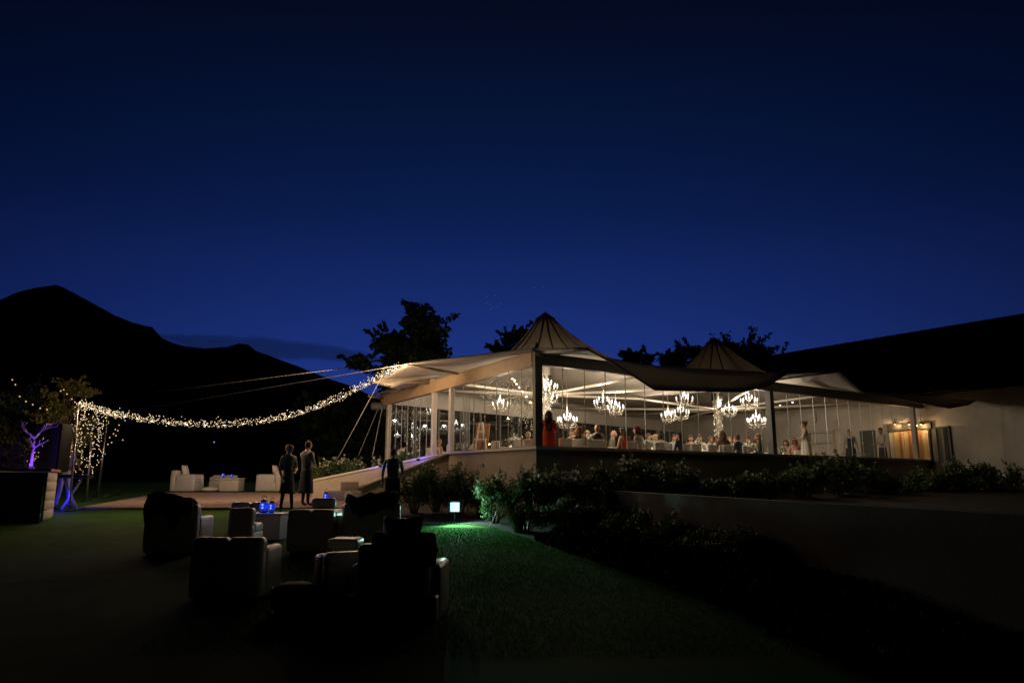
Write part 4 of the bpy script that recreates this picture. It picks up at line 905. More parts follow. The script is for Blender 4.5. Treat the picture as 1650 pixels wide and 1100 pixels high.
# grass
def grass():
    n = 120000; y = 7.0+(17.2-7.0)*rng.random(n)**.8; x = -3.5+8.*rng.random(n)
    ex = np.array([edge_x(v) for v in np.linspace(6, 18, 200)]); e = np.interp(y, np.linspace(6, 18, 200), np.where(ex < -50, 4, ex))
    k = (x < e-.02) & (np.abs(x) < y*.75); x, y = x[k], y[k]; n = len(x); z = SL*y
    a = rng.random(n)*2*PI; h = .012+.022*rng.random(n); w = .004+.003*rng.random(n); lx, ly = rng.normal(size=n)*.018, rng.normal(size=n)*.018
    v = np.stack([np.stack([x-np.cos(a)*w, y-np.sin(a)*w, z-.005], 1), np.stack([x+np.cos(a)*w, y+np.sin(a)*w, z-.005], 1), np.stack([x+lx, y+ly, z+h], 1)], 1).reshape(-1, 3)
    link('grass', np_mesh('grass', v, 3, M_blade), kind='stuff')
grass()
# ---------------------------------------------------------------- people
SKIN = mat('skin', (.48, .27, .18), .55, var=.05); SKIN2 = mat('skin_tan', (.33, .18, .11), .55)
def cm(c): return mat('fabric_%d_%d_%d' % tuple(int(x*999) for x in c), c, .85, var=.12, scale=14, bump=.2, bscale=60)
JOBS = []
def limb_hand(S, wrist, elbow, side, curl=.5, radii=1.0):
    """palm + five fingers as own chains"""
    d = (wrist-elbow).normalized(); n = V(0, 0, -1) if abs(d.z) < .8 else V(-side*.3, 1, 0).normalized(); s = d.cross(n).normalized()*(-side); n = s.cross(d).normalized()*1
    palm = wrist+d*.085
    S['chain'].append(([wrist-d*.01, wrist+d*.04, palm], [.022, .030, .028], 'skin', .55))
    for i, (o, L) in enumerate(((-.027, .060), (-.009, .072), (.009, .068), (.026, .052))):
        a = palm-d*.02+s*o; m = a+d*(.025+L*.5)-n*L*.15*curl*2; e = m+(d*(1-curl*.8)-n*curl).normalized()*L*.45
        S['chain'].append(([a, m, e], [.009, .0085, .007], 'skin', 1))
    a = wrist+d*.03+s*-.024; S['chain'].append(([a, a+s*-.022+d*.025, a+s*-.026+d*.055], [.011, .010, .008], 'skin', 1))
def skeleton(pose):
    """unit figure 1.75 m, facing +y. returns chains of (points, radii, region)"""
    S = dict(chain=[]); g = pose.get
    lean, sit = g('lean', 0), g('sit', False); pz = .50 if sit else .95; hw = g('hw', 1.0)
    R = Matrix.Rotation(-lean, 3, 'X'); base = V(0, 0, pz)
    def T(x, y, z): return base+R @ V(x, y, z-.95)
    body = [T(0, 0, .93), T(0, .01, 1.06), T(0, .0, 1.18), T(0, .0, 1.32), T(0, -.01, 1.43), T(0, 0, 1.495), T(0, .012, 1.57)]
    S['torso'] = body; S['T'] = T
    arms = {}
    for s, k in ((-1, 'L'), (1, 'R')):
        sh = T(s*.165*hw, -.005, 1.425); el, wr = g(k, ((s*.24, -.03, 1.13), (s*.25, .06, .88))); el, wr = V(*el), V(*wr)
        if sit or lean: el, wr = T(*el), T(*wr)
        arms[s] = (sh, el, wr); limb_hand(S, wr, el, s, g('curl', .45))
    S['arms'] = arms; legs = {}
    for s in (-1, 1):
        if sit: legs[s] = (V(s*.09, .0, .49), V(s*.12, .42, .50), V(s*.11, .40, .10), V(s*.12, .56, .05))
        else:
            st = g('stance', .10); fw = g('step', 0)*s; legs[s] = (V(s*.09, 0, .90), V(s*(.09+st*.15), fw*.5+.015, .50), V(s*(.075+st*.5), fw, .09), V(s*(.09+st*.6), fw+.15, .035))
    S['legs'] = legs; return S
def head_mesh(c, yaw, pitch, roll=0):
    """ellipsoid head with brow, nose, chin, ears, eyes; returns verts faces regions"""
    n, k = 20, 14; vs = []; fs = []; reg = []
    for i in range(k+1):
        ph = PI*i/k
        for j in range(n):
            t = 2*PI*j/n; x, y, z = math.sin(ph)*math.cos(t), math.sin(ph)*math.sin(t), math.cos(ph)
            jaw = 1-.28*max(0, -z)**1.5; X, Y_, Z = x*.076*jaw, y*.098*(1-.10*max(0, -z)), z*.118
            fr = max(0, y)
            if fr > .5:
                cx = abs(x)
                if cx < .22 and -.35 < z < .15: Y_ += .020*(1-cx/.22)*(1-abs(z+.22)/.37 if z < .15 else 0)
                if .15 < cx < .55 and .0 < z < .3: Y_ -= .008
                if cx < .3 and z < -.75: Y_ += .012
            vs.append((X, Y_, Z))
    for i in range(k):
        for j in range(n): fs.append((i*n+j, (i+1)*n+j, (i+1)*n+(j+1) % n, i*n+(j+1) % n)); reg.append('skin')
    tmp = MB()
    for s in (-1, 1):
        tmp.ball((s*.078, -.005, -.01), (.010, .020, .032), n=8, k=6)
    e0 = len(tmp.f)
    for s in (-1, 1): tmp.ball((s*.030, .083, .018), (.014, .010, .009), n=8, k=5)
    tmp.box((0, .093, -.062), (.042, .008, .008)); e1 = len(tmp.f)
    o = len(vs); vs += tmp.v; fs += [tuple(i+o for i in f) for f in tmp.f]; reg += ['skin']*e0+['eye']*(e1-e0)
    R = Matrix.Rotation(yaw, 3, 'Z') @ Matrix.Rotation(-pitch, 3, 'X') @ Matrix.Rotation(roll, 3, 'Y')
    return [c+R @ V(*v) for v in vs], fs, reg, R
def hair_mesh(c, R, style):
    mb = MB(); n, k = 20, 12; vs = []
    for i in range(k+1):
        ph = PI*.62*i/k
        for j in range(n):
            t = 2*PI*j/n; x, y, z = math.sin(ph)*math.cos(t), math.sin(ph)*math.sin(t), math.cos(ph); back = max(0, -y)
            if y > .1 and z < .42: z = .42+(z-.42)*.12; f = .93
            else: f = 1
            nz = 1+.05*noise.noise(V(x*4, y*4, z*4)); vol = .100 if style in ('long', 'bun', 'wavy') else .088
            vs.append(V(x*vol*f*nz, y*(vol+.024)*f*nz-.006, z*.134*nz+.002))
    fs = [(i*n+j, (i+1)*n+j, (i+1)*n+(j+1) % n, i*n+(j+1) % n) for i in range(k) for j in range(n)]
    mb.add(vs, fs, 0, True)
    if style in ('long', 'wavy'):
        L = .30 if style == 'long' else .42
        for a in range(-5, 6):
            t = a/5*1.25; x, y = .088*math.sin(t), -.098*math.cos(t); p = [V(x, y, .02), V(x*1.15, y*1.12, -.10), V(x*1.05, y*1.1-.01, -.10-L*.5), V(x*.9, y*.95-.01+.012*math.sin(a), -.10-L)]; mb.tube(p, [.032, .036, .030, .010], 7)
    if style == 'bun': mb.ball((0, -.125, .05), (.05, .045, .05))
    if style == 'pony': mb.tube([V(0, -.11, .05), V(0, -.17, 0), V(0, -.15, -.18)], [.03, .035, .01], 8)
    return [c+R @ V(*v) for v in mb.v], mb.f
def person(label, loc, rz, cols, pose=None, style='short', sc=1.0, hair=(.05, .03, .02), extra=(), skin=None, group=None):
    JOBS.append(dict(label=label, loc=loc, rz=rz, cols=cols, pose=pose or {}, style=style, sc=sc, hair=hair, extra=extra, skin=skin or SKIN, group=group))
def build_people():
    tmpobjs = []
    for J in JOBS:
        S = skeleton(J['pose']); J['S'] = S; vs, es, rs, roots, segs = [], [], [], [], []
        def addv(p, r): vs.append(p); rs.append(r); return len(vs)-1
        wd = J['pose'].get('build', 1.0)
        tr = [(.150*wd, .112*wd), (.130*wd, .10*wd), (.135*wd, .10*wd), (.165*wd, .115*wd), (.135*wd, .095), (.066, .064), (.060, .062)]; ids = [addv(p, r) for p, r in zip(S['torso'], tr)]; roots.append(ids[0])
        for i in range(6): es.append((ids[i], ids[i+1])); segs.append((S['torso'][i], S['torso'][i+1], 'pelvis' if i == 0 else 'top' if i < 4 else 'skin'))
        for s in (-1, 1):
            sh, el, wr = S['arms'][s]; a, b, c = addv(sh, (.058, .058)), addv(el, (.040, .040)), addv(wr, (.025, .022)); m = addv(sh.lerp(el, .45), (.054, .054)); f = addv(el.lerp(wr, .35), (.043, .041))
            es.extend([(ids[4], a), (a, m), (m, b), (b, f), (f, c)]); segs.extend([(sh, el, 'uparm'), (el, wr, 'lowarm')])
            hp, kn, an, toe = S['legs'][s]; a, b, c, d = addv(hp, (.092, .092)), addv(kn, (.058, .058)), addv(an, (.038, .040)), addv(toe, (.038, .026)); m = addv(kn.lerp(an, .3), (.055, .058)); h2 = addv(hp.lerp(kn, .4), (.078, .08))
            es.extend([(ids[0], a), (a, h2), (h2, b), (b, m), (m, c), (c, d)]); segs.extend([(hp, kn, 'leg'), (kn, an, 'leg'), (an, toe, 'shoe')])
        for pts, rad, reg, fl in S['chain']:
            pid = [addv(p, (r, r*fl)) for p, r in zip(pts, rad)]; roots.append(pid[0])
            for i in range(len(pid)-1): es.append((pid[i], pid[i+1])); segs.append((pts[i], pts[i+1], reg))
        me = bpy.data.meshes.new('skel'); me.from_pydata([tuple(v) for v in vs], es, []); o = bpy.data.objects.new('skel', me); COL.objects.link(o)
        o.modifiers.new('k', 'SKIN').use_smooth_shade = True
        if not me.skin_vertices: pass
        for i, r in enumerate(rs): me.skin_vertices[0].data[i].radius = r; me.skin_vertices[0].data[i].use_root = i in roots
        ss = o.modifiers.new('u', 'SUBSURF'); ss.levels = 1; ss.render_levels = 1
        J['segs'] = segs; J['o'] = o; tmpobjs.append(o)
    bpy.context.view_layer.update(); dg = bpy.context.evaluated_depsgraph_get()
    for J in JOBS:
        ev = J['o'].evaluated_get(dg); m = ev.to_mesh(); n = len(m.vertices); co = np.empty(n*3); m.vertices.foreach_get('co', co); co = co.reshape(-1, 3)
        fs = [tuple(p.vertices) for p in m.polygons]; ev.to_mesh_clear()
        cen = np.array([co[list(f)].mean(0) for f in fs]); best = np.full(len(fs), 9.); reg = np.zeros(len(fs), int)
        for k, (a, b, r) in enumerate(J['segs']):
            a, b = np.array(a), np.array(b); ab_ = b-a; t = np.clip(((cen-a)@ab_)/(ab_@ab_), 0, 1); d = np.linalg.norm(cen-(a+t[:, None]*ab_), axis=1); w = d-.03*(r == 'top'); u = w < best; best[u] = w[u]; reg[u] = k
        C = J['cols']; names = []
        def ci(c): 
            if c not in names: names.append(c)
            return names.index(c)
        look = {'pelvis': C.get('bottom', C['top']), 'top': C['top'], 'skin': 'skin', 'uparm': C.get('sleeve', C['top']), 'lowarm': C.get('cuff', C.get('sleeve', C['top'])), 'leg': C.get('legs', C.get('bottom', C['top'])), 'shoe': (.015, .015, .015), 'eye': (.02, .012, .01)}
        mi = [ci(look[J['segs'][k][2]]) for k in reg]
        T = J['S']['T']; hc = T(0, .025, 1.632); P = J['pose']; hv, hf, hr, R = head_mesh(hc, P.get('yaw', 0), P.get('nod', 0)-P.get('lean', 0)*.4)
        o = len(co); allv = [tuple(v) for v in co]+[tuple(v) for v in hv]; fs += [tuple(i+o for i in f) for f in hf]; mi += [ci(look[r]) for r in hr]
        me = bpy.data.meshes.new('person'); me.from_pydata(allv, [], fs)
        for c in names: me.materials.append(J['skin'] if c == 'skin' else cm(c))
        me.polygons.foreach_set('material_index', mi); me.polygons.foreach_set('use_smooth', [True]*len(fs)); me.update()
        po = link('person', me, loc=J['loc'], rz=J['rz'], label=J['label'], cat='person', group=J['group']); po.scale = (J['sc'],)*3
        if J['style'] != 'bald':
            v, f = hair_mesh(hc, R, J['style']); hm = MB(); hm.add(v, f, 0, True); hm.obj('hair', cm(J['hair']), po)
        for e in J['extra']: EXTRA[e[0]](po, J, T, hc, R, *e[1:])
        bpy.data.objects.remove(J['o'], do_unlink=True)
def x_skirt(po, J, T, hc, R, col, top=.98, hem=.45, r0=.135, r1=.26, name='skirt'):
    mb = MB(); k = 10; prof = []
    for i in range(k+1): t = i/k; prof.append((r0+(r1-r0)*t**.8, top+(hem-top)*t))
    mb.lathe(prof[::-1], n=28, wob=lambda i, t: .05*math.sin(7*t+i*.2)*(1-i/k)); mb.v = [(x, y*.78, z) for x, y, z in mb.v]; mb.obj(name, cm(col), po)
def x_apron(po, J, T, hc, R, col, top=1.0, hem=.5, bib=True, str_col=None):
    mb = MB(); n, k = 14, 8; vs = []
    for j in range(k+1):
        z = top+(hem-top)*j/k
        for i in range(n+1): a = (i/n-.5)*PI*1.35; r = .175+.03*j/k; vs.append((math.sin(a)*r*1.08, math.cos(a)*r*.85, z))
    mb.add(vs, [(j*(n+1)+i, (j+1)*(n+1)+i, (j+1)*(n+1)+i+1, j*(n+1)+i+1) for j in range(k) for i in range(n)], 0, True)
    if bib: mb.box((0, .125, 1.2), (.22, .012, .40)); 
    mb.obj('apron', cm(col), po)
    mb = MB(); mb.tube([(math.sin(2*PI*i/20)*.158, math.cos(2*PI*i/20)*.135, 1.0) for i in range(21)], .016, 6); mb.obj('apron_string', cm(str_col or col), po)
def x_crown(po, J, T, hc, R):
    mb = MB()
    for i in range(16): a = 2*PI*i/16; mb.octa(hc+R @ V(.098*math.cos(a), .118*math.sin(a), .07), .022)
    mb.obj('flower_crown', M_petal, po)
def x_sash(po, J, T, hc, R, col): mb = MB(); mb.box(T(.03, -.125, 1.10), (.26, .03, .34)); mb.obj('back_sash', cm(col), po)
def x_glass(po, J, T, hc, R, side): 
    w = J['S']['arms'][side][2]; mb = MB(); mb.lathe([(.03, 0), (.004, .01), (.004, .07), (.035, .10), (.03, .16)], w+V(0, .09, -.04), 10); mb.obj('wine_glass', M_clear, po)
EXTRA = dict(skirt=x_skirt, apron=x_apron, crown=x_crown, sash=x_sash, glass=x_glass)
BLK, WHT, NAV = (.02, .02, .022), (.55, .52, .46), (.03, .045, .075)
# outside
sp1 = gp(632, 18.4); person('person seen from behind in dark waistcoat and pale sleeves beside the ramp wall', (sp1.x, sp1.y, gz(0, sp1.y)), .05, dict(top=(.02, .035, .04), sleeve=(.30, .31, .29), bottom=BLK), dict(L=((-.265, -.02, 1.13), (-.27, .03, .87)), R=((.265, -.02, 1.13), (.29, .06, .88)), stance=.12, build=1.25, hw=1.22), 'short', .93, extra=(('apron', (.02, .045, .05), 1.0, .42, False, (.22, .24, .22)),))
sp2 = gp(462, 18.9); person('woman in dark apron and short sleeves standing left, hands before her', (sp2.x, sp2.y, gz(0, sp2.y)+.02), -2.45, dict(top=(.05, .045, .045), sleeve=(.30, .25, .22), cuff='skin', bottom=BLK), dict(L=((-.22, .02, 1.14), (-.10, .22, 1.05)), R=((.23, -.02, 1.12), (.20, .10, .90)), stance=.16, yaw=.3, nod=.3, build=1.1), 'bun', .97, hair=(.30, .16, .06), extra=(('skirt', BLK, 1.0, .50, .14, .21, 'skirt'),))
sp3 = gp(492, 20.3); person('heavy man in pale shirt and dark apron looking towards the pavilion', (sp3.x, sp3.y, gz(0, sp3.y)+.05), -.75, dict(top=(.05, .05, .05), sleeve=(.24, .23, .22), bottom=BLK), dict(L=((-.27, .05, 1.14), (-.10, .22, 1.08)), R=((.27, .05, 1.14), (.10, .22, 1.08)), stance=.12, yaw=.1, build=1.45, hw=1.2), 'short', 1.0, extra=(('skirt', BLK, 1.0, .35, .17, .24, 'long_apron'),))
dj = gp(104, 20.2); person('musician in dark clothes standing at the keyboard stand, legs lit blue', (dj.x-.05, dj.y, gz(0, dj.y)), -1.9, dict(top=(.03, .03, .03), sleeve=(.03, .03, .03), bottom=(.2, .2, .22)), dict(L=((-.22, .12, 1.14), (-.12, .34, 1.02)), R=((.22, .12, 1.14), (.12, .34, 1.02)), nod=.4, stance=.2), 'short', 1.04)
# inside: tables then guests
SIT_TOP, SH = 1.33, FLOOR
tables = []
def rtable(a, b, r, lab):
    p = ab(a, b, FLOOR); t = thing('round_table', lab, 'table', p, group='round dinner tables')
    mb = MB(); mb.cyl((0, 0, .02), (0, 0, .73), .05, .05, 8); mb.lathe([(.3, 0), (.28, .03), (.05, .05)], n=16); mb.obj('leg', M_black, t); mb = MB(); mb.cyl((0, 0, .725), (0, 0, .745), r, r, 32); mb.obj('tabletop', M_whitew, t)
    mb = MB(); mb.lathe([(r*1.04, .05), (r*1.035, .35), (r*1.02, .70), (r*1.0, .755), (0, .757)], n=48, wob=lambda i, t: .03*math.sin(14*t)*(i < 2)); mb.obj('tablecloth', M_cloth, loc=p, label='white cloth over the '+lab, cat='tablecloth', group='white tablecloths')
    tables.append((p, r)); tp_ = lambda x, y: V(p.x+x, p.y+y, FLOOR+.76)
    v = thing('centrepiece', 'flowers in a glass bowl on the '+lab, 'flowers', tp_(0, 0), group='table centrepieces')
    mb = MB(); mb.lathe([(.05, 0), (.08, .02), (.09, .12), (.07, .14)], n=14); mb.obj('bowl', M_clear, v)
    Pq = rng.normal(size=(260, 3))*np.array([.11, .11, .07])+np.array([0, 0, .22]); o = link('leaves', np_mesh('leaves', leaf_quads(Pq, .06), 4, M_leaf), v); o['kind'] = 'stuff'
    Pq = rng.normal(size=(120, 3))*np.array([.11, .11, .06])+np.array([0, 0, .26]); o = link('blooms', np_mesh('blooms', leaf_quads(Pq, .06, .9), 4, M_petal), v); o['kind'] = 'stuff'
    for k in range(3):
        an = k*2.1+a; c = thing('candle_glass', 'tea light %s of the flowers on the %s' % (('left', 'behind', 'right')[k], lab), 'candle', tp_(.33*math.cos(an), .33*math.sin(an)), group='tea lights on the tables')
        mb = MB(); mb.lathe([(.03, 0), (.035, .09), (.037, .10)], n=10); mb.obj('glass', M_clear, c); mb = MB(); mb.lathe([(.02, .01), (.024, .04), (.012, .07), (0, .09)], n=8); mb.obj('flame', M_flame, c)
    for k in range(7):
        an = k*.9+.3; c = thing('wine_glass', 'wine glasses on the '+lab, 'wine glass', tp_((r-.22)*math.cos(an), (r-.22)*math.sin(an)), group='wine glasses on the '+lab)
        mb = MB(); mb.lathe([(.035, 0), (.004, .01), (.004, .09), (.032, .12), (.04, .16), (.032, .21)], n=10); mb.obj('bowl', M_clear, c)
def a_at(px, b): return to_ab(fac(px, 700, b))[0]
rtable(a_at(948, 2.5), 2.5, .85, 'table near the red dress')
rtable(a_at(1045, 2.7), 2.7, .9, 'table at the flower crowned guest')
rtable(a_at(1122, 2.6), 2.6, .9, 'table left of the lit mast')
rtable(a_at(1200, 2.6), 2.6, .9, 'table just left of the dark middle post')
rtable(a_at(1258, 3.0), 3.0, .8, 'table behind the dark middle post')
q = lef(830, 700, 2.2); a_, b_ = to_ab(q); rtable(a_, b_, .8, 'table left of the corner post')
q = lef(742, 700, 3.2); a_, b_ = to_ab(q); rtable(a_, b_, .8, 'table left of the easel')
chair_me = {}
def chair(p, rz, lab):
    t = thing('covered_chair', lab, 'chair', p, rz, group='white covered dining chairs')
    if not chair_me:
        mb = MB(); mb.rbox((0, 0, .45), (.46, .46, .07), .03); chair_me['seat'] = mb.mesh('seat_cover', M_cloth)
        mb = MB(); mb.rbox((0, -.22, .675), (.43, .06, .45), .04, soft=.02); chair_me['backrest'] = mb.mesh('backrest', M_cloth)
        mb = MB(); mb.rbox((0, 0, .22), (.45, .45, .40), .02, seg=1); chair_me['skirt'] = mb.mesh('skirt', M_cloth)
    for k, m in chair_me.items(): link(k, m, t)
def guest(px, yt, lab, cols, style='short', hair=(.05, .03, .02), face=None, b=None, lean=.12, extra=(), hscale=None, side='r', pose=None, skin=None, ch=True, look=0):
    p = at_z(px, yt, FLOOR+SIT_TOP); a_, b_ = to_ab(p)
    if side == 'r':
        bb = b if b is not None else min(max(b_, .85), 4.6); p = fac(px, yt, bb)
    else:
        aa = b if b is not None else min(max(a_, .85), 4.); p = lef(px, yt, aa)
    sc = min(1.12, max(.88, (p.z-FLOOR)/SIT_TOP)); pos = V(p.x, p.y, FLOOR)
    tp = min(tables, key=lambda t: (t[0]-pos).length)[0]; d = tp-pos; rz = math.atan2(d.y, d.x)-PI/2
    if (d.length) < .95: pos = tp-d.normalized()*1.12*V(1, 1, 1).length/1.732; pos.z = FLOOR
    if face is not None: rz = face
    ps = dict(sit=True, lean=lean, L=((-.25, .06, 1.15), (-.16, .30, 1.12)), R=((.25, .06, 1.15), (.16, .30, 1.12)), yaw=look); ps.update(pose or {})
    person(lab, pos, rz, cols, ps, style, sc, hair, extra, skin, 'seated dinner guests')
    if ch: chair(pos+V(-math.sin(rz)*-.02, 0, 0), rz, 'white covered chair of the '+' '.join(lab.split()[:9]))
guest(932, 684, 'guest with long light brown hair and dark top', dict(top=(.05, .07, .04), sleeve='skin', cuff='skin'), 'wavy', (.24, .13, .05))
guest(918, 690, 'pink faced guest facing out beside the red dress', dict(top=(.4, .3, .25)), 'short', (.15, .08, .04), b=3.6)
guest(962, 682, 'bald man in dark waistcoat leaning back in his chair', dict(top=(.045, .03, .04), sleeve=(.45, .42, .38)), 'bald', pose=dict(build=1.2), lean=-.05)
guest(983, 686, 'bald red faced guest across the first table', dict(top=(.15, .15, .1)), 'bald', b=3.7, skin=SKIN)
guest(1008, 685, 'guest wearing a flower crown and a red backed dress', dict(top=(.5, .06, .03), sleeve='skin', cuff='skin'), 'long', (.07, .05, .03), extra=(('crown',), ('sash', (.55, .05, .03))))
guest(1031, 684, 'guest with burgundy hair and white top', dict(top=(.55, .5, .42), sleeve=(.55, .5, .42)), 'long', (.12, .01, .025), extra=())
guest(1051, 698, 'small guest with white flowers in the hair', dict(top=(.5, .47, .4)), 'short', (.3, .2, .1), b=3.9, extra=(('crown',),))
guest(1068, 693, 'broad guest in a white shirt bending forward', dict(top=(.58, .55, .46)), 'short', (.02, .015, .012), lean=.45, pose=dict(build=1.25))
guest(1098, 694, 'dark haired guest in black seen from the side', dict(top=BLK), 'long', (.02, .015, .01), look=.7)
guest(1127, 696, 'man in white shirt and dark tie facing out', dict(top=(.58, .55, .48)), 'short', (.08, .04, .02), b=3.6)
guest(1140, 701, 'guest in white with a dark collar left of the lit mast', dict(top=(.5, .48, .42)), 'short', (.1, .08, .06), b=3.9)
guest(1149, 694, 'red faced man directly below the lit mast', dict(top=(.5, .45, .4)), 'short', (.06, .03, .02), b=3.7, skin=SKIN2)
guest(1166, 692, 'guest with very long straight brown hair', dict(top=(.16, .1, .06)), 'wavy', (.10, .05, .025))
guest(1182, 695, 'dark haired guest in pale shirt facing out', dict(top=(.45, .38, .34)), 'short', (.03, .02, .015), b=3.5)
guest(1191, 697, 'man in dark blue suit with his back to the glass', dict(top=NAV), 'short', (.10, .06, .03))
guest(1205, 699, 'dark haired guest leaning to a neighbour', dict(top=(.1, .07, .06)), 'short', (.04, .02, .015), b=3.4)
guest(1213, 697, 'red faced guest in green scarf', dict(top=(.2, .25, .1)), 'short', (.06, .03, .02), b=3.6)
guest(1226, 697, 'light brown haired guest in a black jacket', dict(top=(.03, .03, .03)), 'long', (.20, .12, .06))
guest(1236, 699, 'red faced guest right of the black jacket', dict(top=(.35, .3, .26)), 'short', (.07, .04, .02), b=3.3, skin=SKIN2)
guest(1262, 706, 'guest reaching an arm out behind the middle post', dict(top=(.45, .38, .32), sleeve='skin', cuff='skin'), 'long', (.05, .03, .02), b=3.2)
guest(1281, 703, 'child in a pink dress reaching towards the table', dict(top=(.5, .2, .16), sleeve='skin', cuff='skin'), 'long', (.12, .05, .03), b=2.0, pose=dict(L=((-.2, .2, 1.2), (-.15, .42, 1.25))), look=.3)
guest(946, 692, 'fair haired guest in cream across the first table', dict(top=(.5, .46, .4)), 'long', (.35, .25, .14), b=4.0)
guest(1040, 696, 'guest in orange across the table beside the burgundy hair', dict(top=(.55, .18, .06)), 'short', (.10, .06, .04), b=4.2)
guest(1083, 698, 'guest in pale blue shirt right of the broad white shirt', dict(top=(.35, .42, .5)), 'short', (.06, .04, .03), b=3.9)
guest(1112, 697, 'dark haired guest in rust coloured top left of the tie', dict(top=(.45, .15, .08)), 'long', (.04, .02, .015), b=3.8)
guest(1173, 699, 'pale pink guest between the long haired and dark haired diners', dict(top=(.55, .36, .33)), 'short', (.2, .12, .07), b=3.8)
for px, yt, a_, lab, c, st, hr_ in ((722, 706, 2.6, 'guest in pink beside the left door posts', (.5, .3, .28), 'short', (.3, .2, .12)), (749, 704, 3.2, 'guest in a pale green top left of the easel', (.35, .38, .2), 'short', (.03, .02, .02)),
                               (762, 699, 3.9, 'red faced guest half hidden by the easel', (.35, .25, .2), 'short', (.3, .2, .1)), (795, 697, 1.6, 'guest in a pale yellow jacket right of the easel', (.52, .47, .28), 'short', (.3, .18, .1)),
                               (816, 699, 2.0, 'grey haired guest in a dark blue jacket', (.02, .03, .05), 'short', (.3, .24, .18)), (852, 696, 1.2, 'guest in cream beside the corner post', (.55, .5, .42), 'short', (.45, .4, .3))):
    guest(px, yt, lab, dict(top=c), st, hr_, b=a_, side='l')
guest(700, 708, 'guest in pale pink between the left door posts', dict(top=(.5, .35, .3)), 'long', (.1, .06, .04), b=1.6, side='l')
def stander(px, yt, H, b, lab, rz, cols, pose, style, hair, extra=(), skin=None):
    p = fac(px, yt, b); sc = (p.z-FLOOR)/1.775; sc = min(max(sc, .85), 1.12); person(lab, V(p.x, p.y, FLOOR), rz, cols, pose, style, sc, hair, extra, skin)
RD = (.62, .05, .018)
stander(884, 660, 1.65, .75, 'woman in a long red dress standing next to the corner post', ROT_U-.7, dict(top=RD, bottom=RD, sleeve=RD, cuff='skin'), dict(L=((-.22, .06, 1.15), (-.10, .24, 1.22)), R=((.22, .06, 1.15), (.08, .26, 1.2)), nod=.2), 'wavy', (.09, .055, .03), extra=(('skirt', RD, 1.3, .1, .15, .27, 'dress'),))
stander(1295, 677, 1.75, 1.1, 'woman in a long pale strapless gown turned left beside the middle post', 1.35, dict(top=(.5, .46, .38), bottom=(.5, .46, .38), sleeve='skin', cuff='skin'), dict(L=((-.22, .10, 1.18), (-.06, .30, 1.15)), R=((.26, -.04, 1.14), (.24, .03, .88)), nod=.25), 'bun', (.10, .04, .02), extra=(('skirt', (.52, .48, .40), 1.28, .04, .125, .30, 'gown'),), skin=SKIN2)
stander(1368, 691, 1.7, 1.5, 'waiter in a pale shirt and dark bib apron facing the camera', 2.75, dict(top=(.40, .37, .32), bottom=BLK), dict(L=((-.235, .02, 1.14), (-.26, .10, .90)), R=((.235, .02, 1.14), (.26, .10, .90)), build=1.1), 'short', (.12, .06, .03), extra=(('apron', (.02, .025, .035)),))
stander(1419, 688, 1.7, .8, 'waiter in a white shirt seen from the side before the dark door', 1.7, dict(top=(.50, .46, .42), bottom=BLK), dict(L=((-.2, .10, 1.15), (-.12, .32, 1.12)), R=((.2, .10, 1.15), (.12, .32, 1.12))), 'short', (.08, .03, .02), extra=(('skirt', BLK, 1.0, .4, .15, .2, 'apron'),))
build_people()
# spare empty chairs with their backs to the glass
for px, lab in ((945, 'empty white covered chair right of the long haired guest'), (1055, 'empty white covered chair beside the broad white shirt'), (1113, 'empty white covered chair left of the lit mast'), (1137, 'empty white covered chair right below the lit mast'), (1157, 'empty white covered chair left of the very long haired guest'), (1236, 'empty white covered chair next to the middle post'), (905, 'empty white covered chair next to the red dress')):
    p = fac(px, 700, 1.0); chair(V(p.x, p.y, FLOOR), ROT_U+rng.normal()*.1, lab)
for px, lab in ((845, 'empty white covered chair left of the corner post'), (735, 'empty white covered chair near the left door posts'), (808, 'empty white covered chair behind the easel')):
    p = lef(px, 700, 1.0); chair(V(p.x, p.y, FLOOR), ROT_U-PI/2, lab)
# easel with board
e = lef(775, 722, .75); ez = thing('easel', 'white painted easel standing inside the glass left of the corner post', 'easel', (e.x, e.y, FLOOR), ROT_U-PI/2+.5)
top = lef(775, 681, .75).z-FLOOR
for x0_, x1_, y_ in ((-.05, -.30, -.02), (.05, .30, -.02)): mb = MB(); mb.box(((x0_+x1_)/2, y_, top/2), (.045, .03, top*1.03), M=Matrix.Rotation(math.atan2(x0_-x1_, top), 3, 'Y')); mb.obj('leg', M_whitew, ez)
mb = MB(); mb.box((0, .22, top/2), (.04, .03, top*1.02), M=Matrix.Rotation(.28, 3, 'X')); mb.obj('leg', M_whitew, ez)
mb = MB(); mb.box((0, -.045, .98), (.42, .03, .05)); mb.obj('crossbar', M_whitew, ez); mb = MB(); mb.box((0, -.03, 1.22), (.24, .025, .05)); mb.obj('crossbar', M_whitew, ez)
mb = MB(); mb.rbox((0, 0, .52), (.50, .03, .95), .006, seg=1); o = mb.obj('display_board', M_brown, loc=(e.x-.03, e.y+.16, FLOOR+.50), label='brown display board leaning behind the white easel', cat='board'); o.rotation_euler = (-.10, .05, ROT_U-PI/2+.5)
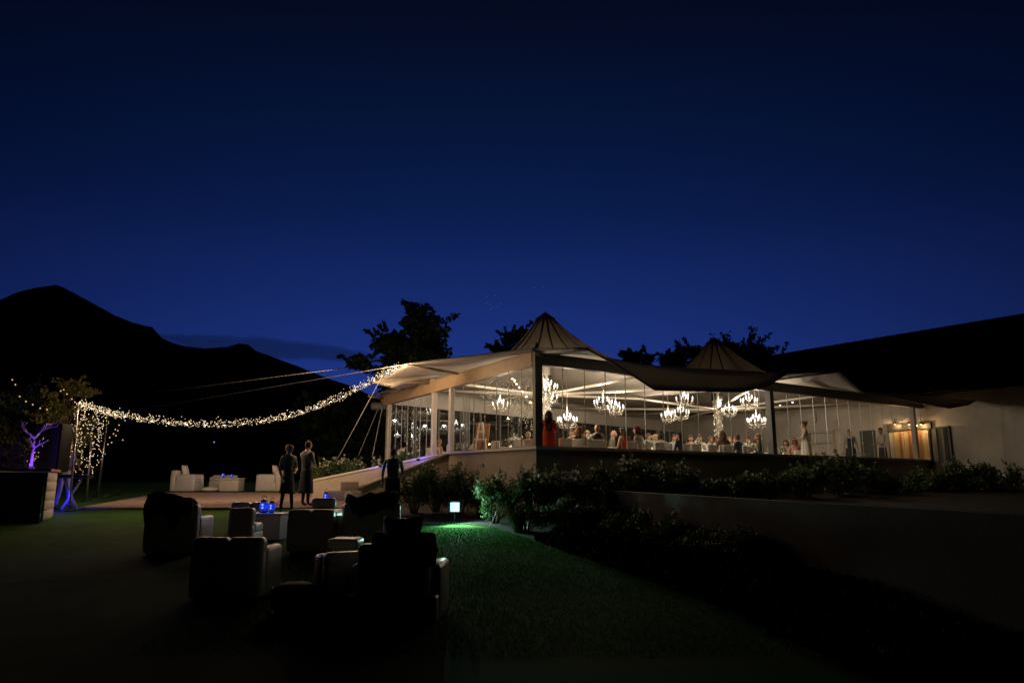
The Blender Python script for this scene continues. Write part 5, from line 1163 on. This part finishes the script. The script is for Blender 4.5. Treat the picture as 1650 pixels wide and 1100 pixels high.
# bar table with bottles by the hall wall
p = fac(1325, 735, 5.2); bt_ = thing('side_table', 'white cloth covered drinks table along the hall wall', 'table', (p.x, p.y, FLOOR), ROT_U)
mb = MB(); mb.rbox((0, 0, .40), (1.7, .6, .78), .02, seg=1); mb.obj('cloth', M_cloth, bt_); mb = MB(); mb.box((0, 0, .80), (1.74, .64, .03)); mb.obj('tabletop', M_brown, bt_)
for k in range(6):
    q = V(p.x, p.y, 0)+V(UX, UY, 0)*(-.75+k*.13)+V(-UY, UX, 0)*(-.15+.04*(k % 3)); mb = MB(); mb.lathe([(.036, 0), (.038, .17), (.030, .20), (.013, .24), (.013, .31)], n=10); mb.obj('bottle', mat('dark_bottle', (.01, .015, .01), .2), loc=(q.x, q.y, FLOOR+.816), label='dark wine bottle in the row on the drinks table', cat='bottle', group='wine bottles on the drinks table')
q = V(p.x, p.y, 0)+V(UX, UY, 0)*.42; t = thing('fruit_stand', 'dark footed bowl on the right end of the drinks table', 'bowl', (q.x, q.y, FLOOR+.816)); mb = MB(); mb.lathe([(.12, 0), (.03, .03), (.025, .14), (.30, .20), (.34, .27), (.30, .26), (.02, .20)], n=20); mb.obj('bowl', M_dpost, t); mb = MB(); mb.tube([(-.2, 0, .25), (-.1, 0, .45), (0, 0, .55)], .015, 6); mb.obj('handle', M_dpost, t)
# wall shelf and frame
t = thing('wall_shelf', 'thin grey shelf rack on the hall wall above the drinks table', 'shelf'); 
for s in ((1305, 1346, 694, 696, .25), (1305, 1346, 712, 713, .2)): wall_box(s[0], s[1], s[2], s[3], s[4], M_post, 'shelf', t)
for x in (1306, 1345): wall_box(x, x+1, 694, 735, .2, M_post, 'upright', t)
for px, py, lab in ((1313, 672, 'left'), (1348, 685, 'right')):
    p = lef(px, py, LEN-.08); mb = MB(); mb.rbox((0, 0, 0), (.08, .12, .45), .02); mb.obj('wall_speaker', M_post, loc=p, rz=ROT_U, label='slim grey wall speaker, %s one of two above the drinks table' % lab, cat='speaker')
# stroller like wire basket behind the sill
p = fac(1390, 732, 1.0); t = thing('wire_trolley', 'small wire trolley with white handles behind the sill next to the waiter', 'trolley', (p.x, p.y, FLOOR)); 
for a in (0, .12, .24): mb = MB(); mb.tube([(.28*math.cos(x*PI/8), .2*math.sin(x*PI/8), .55+a) for x in range(17)], .01, 5); mb.obj('rim', M_alu, t)
for a in range(8): mb = MB(); mb.cyl((.26*math.cos(a*PI/4), .18*math.sin(a*PI/4), .05), (.28*math.cos(a*PI/4), .2*math.sin(a*PI/4), .8), .008, .008, 5); mb.obj('upright', M_alu, t)
# stars
mb = MB()
for x, y in ((782, 489), (786, 488), (790, 491), (794, 496), (801, 494), (807, 490), (785, 478), (798, 477), (861, 464), (876, 463), (790, 499)): mb.octa(at_Y(x, y, 6000), 2.3)
mb.obj('stars', emat('star', (.6, .75, 1), .30, False), kind='structure')
